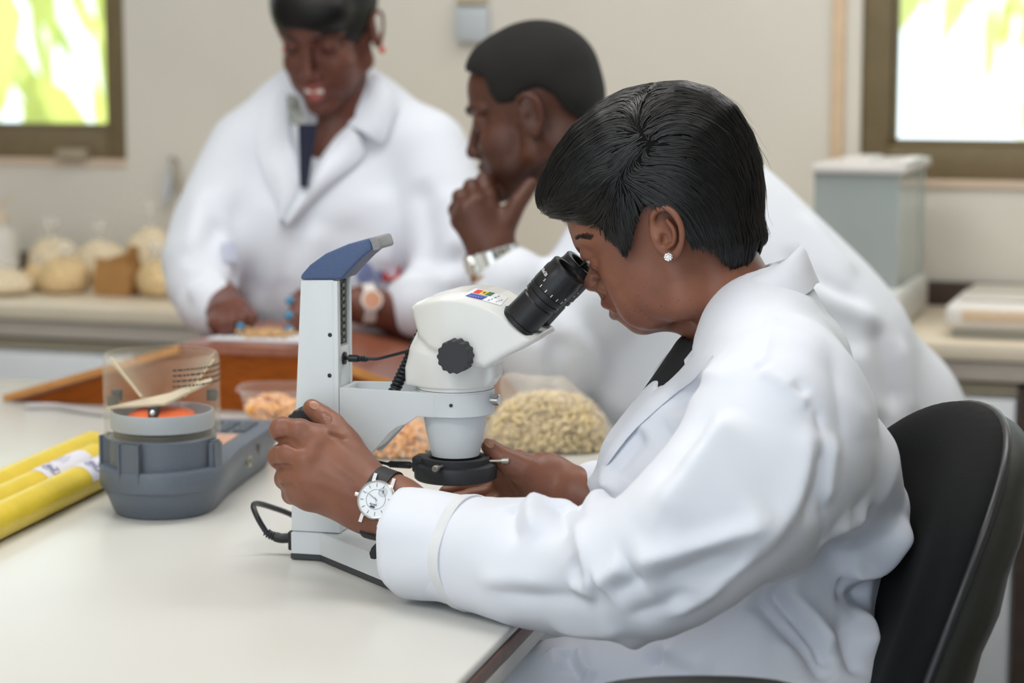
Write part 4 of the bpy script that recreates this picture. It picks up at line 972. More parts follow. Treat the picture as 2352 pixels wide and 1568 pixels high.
# ================================================================ the seated person at the microscope
FD = -SF.ax; LD = -SF.ay; ZU = np.array((0, 0, 1.0))
def mp(u, v, off=0.0): return on_plane(u, v, SF.o-SF.ay*off, SF.ay)       # off: towards the camera from her middle plane
def sxz(u, v, off=0.0): q = SF.l(mp(u, v, off)); return (q[0], q[2])
PH = math.radians(27); FH = FD*math.cos(PH)-ZU*math.sin(PH); UH = ZU*math.cos(PH)+FD*math.sin(PH); HA = (FH, LD, UH)
def skin_mat(name, base, dark, rough=.42, sp=True, dots=True, low=None):
    m = bpy.data.materials.new(name); m.use_nodes = True; nt = m.node_tree; N = nt.nodes; L = nt.links; b = N['Principled BSDF']
    tc = N.new('ShaderNodeTexCoord'); n1 = N.new('ShaderNodeTexNoise'); n1.inputs['Scale'].default_value = 22; n1.inputs['Detail'].default_value = 5
    L.new(tc.outputs['Object'], n1.inputs['Vector']); r = N.new('ShaderNodeValToRGB'); L.new(n1.outputs['Fac'], r.inputs['Fac'])
    r.color_ramp.elements[0].position = .32; r.color_ramp.elements[1].position = .68
    r.color_ramp.elements[0].color = (*srgb(dark), 1); r.color_ramp.elements[1].color = (*srgb(base), 1)
    col = r.outputs['Color']
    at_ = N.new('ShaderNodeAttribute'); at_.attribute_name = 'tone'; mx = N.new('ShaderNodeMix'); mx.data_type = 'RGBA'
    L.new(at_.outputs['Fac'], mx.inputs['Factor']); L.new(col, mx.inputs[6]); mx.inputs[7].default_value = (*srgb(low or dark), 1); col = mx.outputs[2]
    if dots:
        v = N.new('ShaderNodeTexVoronoi'); v.inputs['Scale'].default_value = 190; L.new(tc.outputs['Object'], v.inputs['Vector'])
        rr = N.new('ShaderNodeValToRGB'); rr.color_ramp.elements[0].position = .06; rr.color_ramp.elements[1].position = .22; L.new(v.outputs['Distance'], rr.inputs['Fac'])
        a2 = N.new('ShaderNodeAttribute'); a2.attribute_name = 'spots'; iv = N.new('ShaderNodeMath'); iv.operation = 'SUBTRACT'; iv.inputs[0].default_value = 1; L.new(rr.outputs['Color'], iv.inputs[1])
        mu = N.new('ShaderNodeMath'); mu.operation = 'MULTIPLY'; L.new(iv.outputs[0], mu.inputs[0]); L.new(a2.outputs['Fac'], mu.inputs[1])
        m2 = N.new('ShaderNodeMix'); m2.data_type = 'RGBA'; L.new(mu.outputs[0], m2.inputs['Factor']); L.new(col, m2.inputs[6]); m2.inputs[7].default_value = (*srgb('3a2219'), 1); col = m2.outputs[2]
    L.new(col, b.inputs['Base Color'])
    b.inputs['Roughness'].default_value = rough; b.inputs['Specular IOR Level'].default_value = .34
    b.inputs['Subsurface Weight'].default_value = .12; b.inputs['Subsurface Radius'].default_value = (.006, .0025, .0015)
    n2 = N.new('ShaderNodeTexNoise'); n2.inputs['Scale'].default_value = 700; n2.inputs['Detail'].default_value = 3; L.new(tc.outputs['Object'], n2.inputs['Vector'])
    bp = N.new('ShaderNodeBump'); bp.inputs['Strength'].default_value = .22; bp.inputs['Distance'].default_value = .001; L.new(n2.outputs['Fac'], bp.inputs['Height']); L.new(bp.outputs['Normal'], b.inputs['Normal'])
    return m
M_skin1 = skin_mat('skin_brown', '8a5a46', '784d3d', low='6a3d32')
def set_attr(me, name, val):
    a = me.attributes.new(name, 'FLOAT', 'POINT'); a.data.foreach_set('value', np.asarray(val, np.float32))
def blob(V, c, r): return np.exp(-(np.linalg.norm((V-c)/np.asarray(r), axis=1))**2)
def smooth_chain(c, k=4):
    return [(p[:3], p[3]) for p in catmull([np.append(p, r) for p, r in c], k)]
# ---- head and neck
h = Sdf()
h.ell(mp(1512, 447), (.0925, .0735, .088), HA, .0)
h.ell(mp(1466, 596), (.036, .054, .066), HA, .012)
h.ell(mp(1402, 532), (.030, .048, .036), HA, .016)                      # forehead
h.ell(mp(1442, 688), (.020, .028, .026), HA, .012)                      # muzzle
h.ell(mp(1466, 739), (.0098, .018, .011), HA, .008)                     # chin
h.cone(mp(1492, 738), mp(1552, 722), .0108, .0150, .010)                # below the chin
h.cone(mp(1470, 690), mp(1540, 690), .022, .024, .012)
for sg in (1, -1):
    h.cone(mp(1480, 733, sg*.012), mp(1570, 692, sg*.048), .011, .014, .012)     # jaw line
    h.cone(mp(1570, 692, sg*.048), mp(1545, 570, sg*.056), .014, .011, .014)
    h.ell(mp(1470, 646, sg*.036), (.031, .0185, .036), HA, .014)         # cheek
    h.ell(mp(1425, 612, sg*.042), (.018, .012, .014), HA, .012)         # cheek bone
    h.ell(mp(1492, 694, sg*.033), (.029, .0145, .024), HA, .012)
    h.ell(mp(1525, 640, sg*.052), (.030, .012, .036), HA, .014)
    h.chain([(mp(1345, 556), .0075), (mp(1346, 553, sg*.020), .0085), (mp(1385, 545, sg*.046), .009)], .008)    # brow
    h.ball(mp(1387, 656, sg*.0115), .0070, .004)                        # nostril wing
    h.ball(mp(1377, 668, sg*.0065), .0034, .002, 's')
h.cone(mp(1378, 588), mp(1363, 643), .0068, .0074, .006)                # nose
h.ell(mp(1362, 650), (.0088, .0105, .0080), HA, .004)
h.cone(mp(1384, 664), mp(1398, 690), .0060, .0058, .005)                # philtrum
h.chain([(mp(1393, 696), .0058), (mp(1395, 697, .011), .0056), (mp(1411, 708, .025), .0034)], .002); h.chain([(mp(1395, 697, -.011), .0056), (mp(1411, 708, -.025), .0034)], .002)
h.chain([(mp(1413, 721), .0062), (mp(1414, 720, .010), .0058), (mp(1416, 711, .025), .0032)], .002); h.chain([(mp(1414, 720, -.010), .0058), (mp(1416, 711, -.025), .0032)], .002)
h.chain([(mp(1382, 710, 0), .0011), (mp(1404, 709, .010), .0011), (mp(1420, 709, .022), .0010)], .0012, 's')
for sg in (1, -1):                                                      # upper and lower lids over the eyeball
    ec = mp(1366, 584, sg*.030)
    h.ball(mp(1338, 598, sg*.028), .0100, .006, 's'); h.ell(ec+UH*.0034, (.0134, .0145, .0098), HA, .003)
    h.ell(ec-UH*.0082-FH*.0020, (.0108, .0140, .0068), HA, .003)
    h.cone(ec+FH*.016-UH*.0022, ec+FH*.0080-UH*.0022+LD*sg*.0130, .0028, .0018, .0008, 's')
h.cone(mp(1620, 575), mp(1735, 790), .0425, .046, .016, flat=(LD, 1.25))                # neck
h.cone(mp(1565, 690), mp(1645, 800), .016, .018, .016)
h.ell(mp(1755, 965, 0), (.075, .12, .07), (FD, LD, ZU), .03)              # upper chest under the coat
for sg in (1, -1):                                                      # ears
    o = .0725
    ep = lambda u, v, k: mp(u, v, sg*(o+k))
    h.ell(ep(1528, 540, -.001), (.0135, .0045, .0225), (unit(FH+UH*.10), unit(LD*sg-FH*.32), unit(UH-FH*.10)), .004)
    h.chain(smooth_chain([(ep(1504, 525, .000), .0022), (ep(1498, 500, .005), .0030), (ep(1509, 482, .008), .0034), (ep(1532, 478, .011), .0035), (ep(1554, 498, .013), .0033), (ep(1566, 532, .012), .0032), (ep(1562, 566, .010), .0032), (ep(1551, 584, .008), .0042), (ep(1540, 590, .006), .0048)]), .003)
    h.chain(smooth_chain([(ep(1532, 506, .005), .0024), (ep(1548, 528, .007), .0026), (ep(1548, 556, .006), .0026), (ep(1534, 567, .004), .0030)]), .0025)
    h.ball(ep(1526, 549, .006), .0062, .002, 's'); h.ball(ep(1517, 513, .0075), .0046, .002, 's'); h.cone(ep(1526, 497, .010), ep(1548, 512, .012), .0022, .0018, .002, 's'); h.cone(ep(1553, 520, .0125), ep(1556, 555, .011), .0016, .0014, .002, 's')
    h.ball(ep(1510, 548, .002), .0042, .003)
V1, F1 = h.net(.00125, lo=np.min([o[1] for o in h.ops], 0)-.004, relax=2)
# ---- left hand (nearest the camera) on the focus knob
hd = Sdf(); D_ = (ray(740, 1080))
def H(u, v, Y): return at(u, v, Y)
fl = (unit(ray(760, 1080)), .78)
for a, b_, ra, rb in (((850, 1118, 2.043), (730, 1014, 2.064), .0185, .0135), ((850, 1142, 2.034), (702, 1056, 2.054), .0185, .0138), ((852, 1166, 2.034), (697, 1100, 2.054), .018, .0132), ((852, 1186, 2.042), (707, 1140, 2.058), .0155, .0118)):
    hd.cone(H(*a), H(*b_), ra, rb, .016)
hd.cone(H(905, 1165, 2.028), H(845, 1148, 2.040), .0265, .0262, .015, flat=fl)
hd.cone(H(1010, 1215, 1.985), H(905, 1165, 2.028), .029, .0265, .015, flat=fl)
hd.cone(H(1250, 1290, 1.915), H(1010, 1215, 1.985), .036, .029, .01)
FG = [[((730, 1014, 2.064), .0135), ((690, 992, 2.066), .0122), ((648, 986, 2.073), .0116), ((650, 992, 2.098), .0102), ((676, 990, 2.118), .0088)],
      [((702, 1056, 2.054), .0138), ((665, 1045, 2.057), .0118), ((643, 1049, 2.068), .0112), ((650, 1050, 2.096), .0100), ((685, 1040, 2.122), .0088)],
      [((697, 1100, 2.054), .0132), ((668, 1095, 2.058), .0110), ((656, 1099, 2.070), .0102), ((664, 1096, 2.096), .0092), ((695, 1080, 2.122), .0084)],
      [((707, 1140, 2.058), .0118), ((682, 1134, 2.062), .0096), ((670, 1135, 2.072), .0090), ((677, 1130, 2.095), .0082), ((705, 1118, 2.118), .0076)]]
for f in FG: 
    g = Sdf(); 
    for i, ((p, r), (q, r2)) in enumerate(zip(f, f[1:])): hd.cone(H(*p), H(*q), r, r2, .0045 if i else .009)
hd.chain([(H(838, 1092, 2.058), .0185), (H(790, 1022, 2.082), .0165), (H(763, 978, 2.098), .0135), (H(742, 957, 2.108), .0112), (H(716, 936, 2.117), .0088)], .010)
hd.cone(H(745, 1018, 2.07), H(782, 1030, 2.085), .012, .014, .016)
V2, F2 = hd.net(.00125, relax=2); N2 = normals(V2, F2)
for (u, v, Y, r) in ((726, 1016, 2.05, .010), (700, 1058, 2.04, .010), (695, 1102, 2.04, .009), (707, 1140, 2.045, .008)):      # knuckles
    V2 = V2+N2*(.0022*blob(V2, hd.px([(u, v)])[0], (r, r, r)))[:, None]
for pts in (((715, 1035), (770, 1085), (830, 1120)), ((705, 1078), (770, 1110), (840, 1145)), ((708, 1120), (780, 1145), (845, 1170))):
    V2 = fold(V2, N2, hd.px(pts), -.0014, .006)
V2 = folds(V2, N2, hd, [([(638, 1014), (660, 1012), (690, 1026), (712, 1036)], -.0035, .0034, (.0, .5)), ([(634, 1072), (660, 1072), (692, 1080)], -.0032, .0032, (.0, .5)), ([(648, 1115), (672, 1114), (698, 1122)], -.0028, .0030, (.0, .5)),
    ([(800, 1012), (775, 1000), (750, 1000)], -.0025, .0034, (.2, .3)), ([(752, 948), (758, 960), (752, 972)], -.0012, .0022, (.2, .2)), ([(744, 944), (749, 956), (744, 966)], -.0010, .0020, (.2, .2)), ([(640, 968), (646, 984), (642, 1000)], -.0010, .003, (.3, .3)), ([(652, 964), (660, 982), (658, 1000)], -.0008, .003, (.3, .3))])
# ---- right hand behind the ring light
rh = Sdf(); fl = (unit(np.array((.15, 1, .15))), .7)
rh.cone(H(1330, 1140, 2.155), H(1255, 1108, 2.175), .027, .026, .01, flat=fl); rh.cone(H(1255, 1108, 2.175), H(1180, 1092, 2.195), .027, .024, .015, flat=fl)
rh.chain([(H(1262, 1118, 2.165), .021), (H(1205, 1080, 2.158), .0165), (H(1158, 1054, 2.160), .0125), (H(1124, 1026, 2.166), .0085)], .010)
for f in ([(1190, 1062, 2.215, .014), (1142, 1080, 2.235, .0105), (1092, 1098, 2.235, .0092), (1050, 1105, 2.225, .0075)], [(1180, 1090, 2.210, .0140), (1132, 1110, 2.225, .0105), (1070, 1124, 2.225, .0092), (1024, 1131, 2.215, .0078)],
          [(1180, 1115, 2.200, .0135), (1135, 1132, 2.208, .0102), (1085, 1142, 2.205, .0088), (1048, 1146, 2.195, .0075)], [(1190, 1138, 2.190, .012), (1150, 1152, 2.192, .0088), (1110, 1158, 2.188, .0075)]):
    for (p, q) in zip(f, f[1:]): rh.cone(H(*p[:3]), H(*q[:3]), p[3], q[3], .005)
rh.cone(H(1480, 1200, 2.13), H(1330, 1140, 2.155), .034, .027, .01)
V3, F3 = rh.net(.0016, relax=2); N3 = normals(V3, F3)
for pts in (((1165, 1095), (1180, 1102), (1200, 1100)), ((1150, 1085), (1165, 1120), (1190, 1150))): V3 = fold(V3, N3, rh.px(pts), -.0014, .0035)
# ---- hidden trunk so the figure is whole under the clothes
tr = Sdf(); tr.cone(mp(1740, 1000), mp(1770, 1560), .08, .10, .03, flat=(LD, 1.2))
for sg in (1, -1): tr.cone(mp(1785, 985, sg*.12), at(1500, 1310, 1.84) if sg > 0 else at(1560, 1250, 2.2), .034, .030, .03)
tr.cone(at(1500, 1310, 1.84), H(1250, 1290, 1.915), .038, .036, .02); tr.cone(at(1560, 1250, 2.2), H(1480, 1200, 2.13), .038, .034, .02)
for sg in (1, -1): tr.chain([(mp(1760, 1600, sg*.09), .085), (mp(1230, 1640, sg*.10), .062)], .03); tr.chain([(mp(1230, 1640, sg*.10), .058), (mp(1250, 2300, sg*.10), .045), (mp(1130, 2400, sg*.10), .04)], .02)
V4, F4 = tr.net(.007)
nv = np.cumsum([0, len(V1), len(V2), len(V3)]); VS = np.concatenate([V1, V2, V3, V4]); FS = np.concatenate([F1, F2+nv[1], F3+nv[2], F4+nv[3]])
me = np_mesh('person', VS, FS)
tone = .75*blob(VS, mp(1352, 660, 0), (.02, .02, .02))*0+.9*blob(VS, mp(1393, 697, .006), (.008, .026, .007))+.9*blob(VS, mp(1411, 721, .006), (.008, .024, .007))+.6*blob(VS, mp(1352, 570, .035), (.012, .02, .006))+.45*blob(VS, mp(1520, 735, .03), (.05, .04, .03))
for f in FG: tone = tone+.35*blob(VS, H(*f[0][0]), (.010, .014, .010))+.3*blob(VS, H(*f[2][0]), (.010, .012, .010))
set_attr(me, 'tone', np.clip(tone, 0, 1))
set_attr(me, 'spots', np.clip(.75*blob(VS, mp(1525, 705, .05), (.036, .04, .024))+.12*blob(VS, mp(1450, 640, .05), (.06, .05, .06)), 0, 1))
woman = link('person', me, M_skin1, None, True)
tag(woman, 'seated person in a white lab coat and black top looking into the microscope', 'person')
# eyes, lashes, brow
M_eyew = mat('eye_white', 'b4a89e', .15); M_iris = mat('iris_brown', '2a1a12', .1); M_lash = mat('lash_black', '120d0b', .5); M_hair = mat('hair_black', '050507', .32, spec=.5)
for sg in (1, -1):
    ec = mp(1366, 584, sg*.030); b = MB(); b.ball(ec, .0115, 3); ey = b.build('eyeball', M_eyew, woman, 60)
    b = MB(); gz = unit(FH*.96-UH*.16); b.lathe([(.0054, .0103), (.0050, .0110), (.0030, .0121), (.0, .0125)], ec, gz, n=24, cap=False); b.build('iris', M_iris, ey, 60)
    b = MB()
    for i in range(13):
        t = i/12; p = ec+unit(FH*(1-.55*t)+LD*sg*(t*.9-.25)-UH*.12)*.0138; d = unit(FH*1.0+LD*sg*(t*.6-.1)-UH*.25)
        b.tube([p, p+d*.004-UH*.0010, p+d*.0072+UH*.0004], [.0004, .0003, .0002], 5)
    b.build('eyelashes', M_lash, woman)
    b = MB(); rs = np.random.RandomState(4)
    tt = rs.rand(85); P = h.px([(1321+t*36, 548-4*math.sin(t*2.6)+rs.uniform(-3.2, 3.2)+3*t) for t in tt])
    if sg < 0: q = (P-SF.o)@SF.ay; P = P-2*SF.ay*q[:, None]; P = P-h.grad(P)*h.eval(P)[:, None]
    g_ = h.grad(P)
    for p, g in zip(P, g_):
        d = unit(-FH*.8+LD*sg*.5+UH*.25); d = d-g*(d@g)
        b.tube([p+g*.0002, p+d*.004+g*.0007, p+d*.007+g*.0003], [.0002, .00018, .0001], 4)
    b.build('eyebrow', M_lash, woman)
# nails
M_nail = mat('nail', 'a5765f', .3)
p = hd.px([(722, 931)])[0]; b = MB(); b.ball((0, 0, 0), (.0065, .0045, .0012)); o = b.build('thumbnail', M_nail, woman, 60)
g = hd.grad(np.array([p]))[0]; dv = unit(H(716, 936, 2.117)-H(742, 957, 2.108)); o.data.transform(basis(p+g*.0002, dv, np.cross(g, dv)))
p = rh.px([(1124, 1018)])[0]; b = MB(); b.ball((0, 0, 0), (.0065, .0045, .0012)); o = b.build('thumbnail', M_nail, woman, 60)
g = rh.grad(np.array([p]))[0]; dv = unit(H(1124, 1026, 2.166)-H(1158, 1054, 2.16)); o.data.transform(basis(p+g*.0003, dv, np.cross(g, dv)))
# stud earrings
ep = mp(1535, 590, .0735+.013); b = MB()
for i in range(26):
    z = 1-2*(i+.5)/26; r = math.sqrt(1-z*z); th = i*2.39996; b.ball(ep+.0033*(FH*r*math.cos(th)+LD*z+UH*r*math.sin(th)), .0011, 1)
b.ball(ep, .0033, 2); b.build('stud_earring', mat('crystal', 'f0f0f2', .08, .75), woman, 0, 'round sparkling crystal stud earring')
# ---- hair: a full volume shaped to the outline, cut along the hairline, covered with strands
OUT = [(1243, 470), (1240, 440), (1252, 405), (1282, 345), (1325, 287), (1380, 240), (1440, 208), (1505, 193), (1570, 190), (1632, 206), (1685, 245), (1722, 305), (1743, 370), (1750, 440), (1748, 500), (1757, 545), (1740, 600), (1690, 660), (1600, 700), (1500, 700), (1400, 620), (1320, 520), (1270, 498)]
REG = [(1236, 475), (1225, 440), (1240, 395), (1275, 335), (1320, 275), (1375, 228), (1440, 195), (1505, 180), (1570, 177), (1640, 192), (1697, 235), (1737, 300), (1758, 370), (1765, 440), (1762, 500), (1770, 545), (1752, 562), (1738, 540), (1722, 590), (1700, 622), (1683, 600), (1655, 568), (1632, 556), (1604, 556), (1590, 522), (1574, 484), (1532, 458), (1496, 470), (1481, 505), (1470, 540), (1452, 572), (1440, 548), (1418, 545), (1396, 520), (1372, 506), (1340, 505), (1300, 503), (1262, 492)]
out_l = [sxz(u, v) for u, v in OUT]; reg_l = [sxz(u, v, .03) for u, v in REG]
big = Sdf(); big.inflate(SF, out_l, .084, .080)
hr = Sdf(); hr.inflate(SF, out_l, .084, .080); hr.prism(SF, reg_l, .12, .0015, .004, 'i')
hr.ops[-1] = (hr.ops[-1][0], np.array((-1e3,)*3), np.array((1e3,)*3), .004, 'i')
Vh, Fh = hr.net(.0022, relax=3)
hair = link('hair', np_mesh('hair', Vh, Fh), mat('hair_base', '060607', .75, spec=.15), woman, True)
guides = [[(1482, 300), (1430, 285), (1370, 310), (1310, 360), (1262, 430), (1252, 462)], [(1470, 320), (1420, 325), (1360, 360), (1300, 415), (1262, 470)], [(1425, 388), (1385, 392), (1335, 425), (1290, 470), (1262, 488)], [(1420, 400), (1390, 430), (1345, 470), (1300, 495)],
          [(1425, 420), (1405, 460), (1380, 490), (1345, 505)], [(1435, 430), (1425, 480), (1425, 530), (1435, 545)], [(1440, 430), (1445, 490), (1452, 540), (1452, 572)], [(1450, 425), (1465, 470), (1475, 520), (1470, 545)],
          [(1455, 415), (1500, 440), (1545, 470), (1580, 505), (1600, 545)], [(1470, 400), (1530, 410), (1600, 460), (1640, 520), (1655, 565)], [(1500, 380), (1570, 385), (1650, 440), (1695, 520), (1712, 590)], [(1540, 345), (1610, 345), (1690, 410), (1732, 490), (1750, 550)],
          [(1490, 300), (1560, 270), (1640, 285), (1712, 360), (1742, 450), (1745, 520)], [(1488, 290), (1540, 230), (1610, 218), (1680, 262), (1730, 340), (1750, 420)], [(1480, 285), (1500, 230), (1560, 195), (1630, 210)], [(1470, 290), (1440, 240), (1390, 240), (1330, 290), (1270, 370), (1245, 430)], [(1470, 280), (1460, 220), (1420, 215), (1370, 245)],
          [(1480, 310), (1450, 345), (1425, 380)]]
GP = []; GD = []
for g in guides:
    L_ = np.array([sxz(u, v, .05) for u, v in g]); L_ = np.array(catmull([np.array((a, 0, c)) for a, c in L_], 6))[:, [0, 2]]; d = np.gradient(L_, axis=0); d /= np.maximum(np.linalg.norm(d, axis=1), 1e-9)[:, None]; GP.append(L_); GD.append(d)
GP = np.concatenate(GP); GD = np.concatenate(GD)
def flow(P):
    q = P-SF.o; X = np.stack([q@SF.ax, q@SF.az], 1); d2 = ((X[:, None, :]-GP[None])**2).sum(2)+3e-6; w = 1/d2**1.6
    D = (w[:, :, None]*GD[None]).sum(1); D /= np.maximum(np.linalg.norm(D, axis=1), 1e-9)[:, None]
    return D[:, :1]*SF.ax+D[:, 1:]*SF.az
rs = np.random.RandomState(21); NS = 12500; Nh = normals(Vh, Fh)
ok = np.abs(big.eval(Vh)) < .0035; near = ((Vh-SF.o)@SF.ay) < .035; pick = np.nonzero(ok & (near | (rs.rand(len(Vh)) < .35)))[0]
P = Vh[rs.choice(pick, NS)]+rs.normal(size=(NS, 3))*.0012
stp = .0052; NSEG = 12; path = []; lift = rs.rand(NS)**2*.0022+.0002; flare = rs.rand(NS)**4*.0035+(rs.rand(NS) < .012)*rs.rand(NS)*.012; jit = rs.normal(size=(NS, 3))*.10
wave_ = rs.rand(NS)*6.28
for i in range(NSEG):
    f = big.eval(P); g = big.grad(P); P = P-g*(f*.8)[:, None]; path.append(P+g*(lift+flare*(i/NSEG)**2-(.0006 if i == 0 else 0))[:, None])
    d = flow(P)+jit*np.sin(wave_+i*.35)[:, None]; d = d-g*(d*g).sum(1)[:, None]; d /= np.maximum(np.linalg.norm(d, axis=1), 1e-9)[:, None]; P = P+d*stp
path = np.stack(path, 1)                                                # strands x points x 3
q = path-SF.o; sd = poly_sd(q@SF.ax, q@SF.az, np.array(reg_l)); lim = rs.uniform(-.001, .0045, NS)[:, None]; alive = np.cumsum(sd > lim, axis=1) == 0
for i in range(1, NSEG): path[:, i] = np.where(alive[:, i][:, None], path[:, i], path[:, i-1]+(path[:, i]-path[:, i-1])*.02)
good = alive[:, 2]; path = path[good]; ns = len(path)
tg = np.gradient(path, axis=1); tg /= np.maximum(np.linalg.norm(tg, axis=2), 1e-9)[:, :, None]; gr = big.grad(path.reshape(-1, 3)).reshape(path.shape); sd_ = np.cross(tg, gr); sd_ /= np.maximum(np.linalg.norm(sd_, axis=2), 1e-9)[:, :, None]
rad = (.00030*(1-.7*(np.linspace(0, 1, NSEG)**3)))[None, :, None]*rs.uniform(.6, 1.5, ns)[:, None, None]
ringv = np.stack([path+sd_*rad*1.3, path+gr*rad*1.0, path-sd_*rad*1.3], 2)      # ns x NSEG x 3 x 3
base = (np.arange(ns)*NSEG*3)[:, None, None]+(np.arange(NSEG-1)*3)[None, :, None]+np.array([0, 1])[None, None, :]
Fq = np.stack([base, base+1, base+4, base+3], -1).reshape(-1, 4)
o = link('hair_strands', np_mesh('hair_strands', ringv.reshape(-1, 3), Fq), M_hair, woman, True); o['kind'] = 'stuff'
# ---- her lab coat
M_coat = mat('coat_cotton', 'dce0ea', .78, var=.02, vscale=8, bump=.10, bscale=1400, sheen=.1)
ct = Sdf(); FLT = (LD, 1.45)
# trunk: back chain, front chain
ct.chain([(mp(1752, 740), .058), (mp(1788, 850), .071), (mp(1812, 1000), .086), (mp(1835, 1150), .094), (mp(1800, 1400), .096), (mp(1790, 1640), .112)], .03, flat=(LD, 1.55))
ct.chain([(mp(1660, 880), .046), (mp(1582, 966), .055), (mp(1508, 1066), .056), (mp(1500, 1180), .060), (mp(1640, 1350), .085)], .03, flat=FLT)
ct.chain([(mp(1735, 955), .072), (mp(1690, 1150), .10), (mp(1720, 1420), .12), (mp(1740, 1640), .13)], .03, flat=(LD, 1.25))
# near shoulder and sleeve
sl = [(mp(1765, 850, .085), .058), (at(1802, 930, 1.885), .072), (at(1735, 1080, 1.845), .076), (at(1625, 1200, 1.82), .070), (at(1490, 1300, 1.83), .064), (at(1370, 1308, 1.875), .061), (at(1250, 1296, 1.915), .060), (at(1120, 1275, 1.955), .054), (at(1040, 1262, 1.98), .050)]
ct.chain(smooth_chain(sl, 3), .060)
ct.cone(at(1850, 1060, 1.90), at(1770, 1190, 1.885), .058, .048, .05)                        # loose cloth behind the upper arm
ct.cone(at(1990, 1170, 1.97), at(1930, 1100, 1.95), .040, .060, .03)
# far sleeve
ct.chain([(mp(1760, 850, -.085), .060), (mp(1790, 925, -.15), .074), (at(1600, 1130, 2.245), .08), (at(1500, 1190, 2.21), .062), (at(1430, 1168, 2.18), .054), (at(1375, 1152, 2.165), .042)], .018)
# skirt over hips and thighs
for sg in (1, -1): ct.chain([(mp(1790, 1640, sg*.10), .115), (mp(1500, 1655, sg*.10), .092), (mp(1215, 1650, sg*.105), .074)], .03)
ct.cone(mp(1700, 1560), mp(1300, 1650), .08, .07, .03)
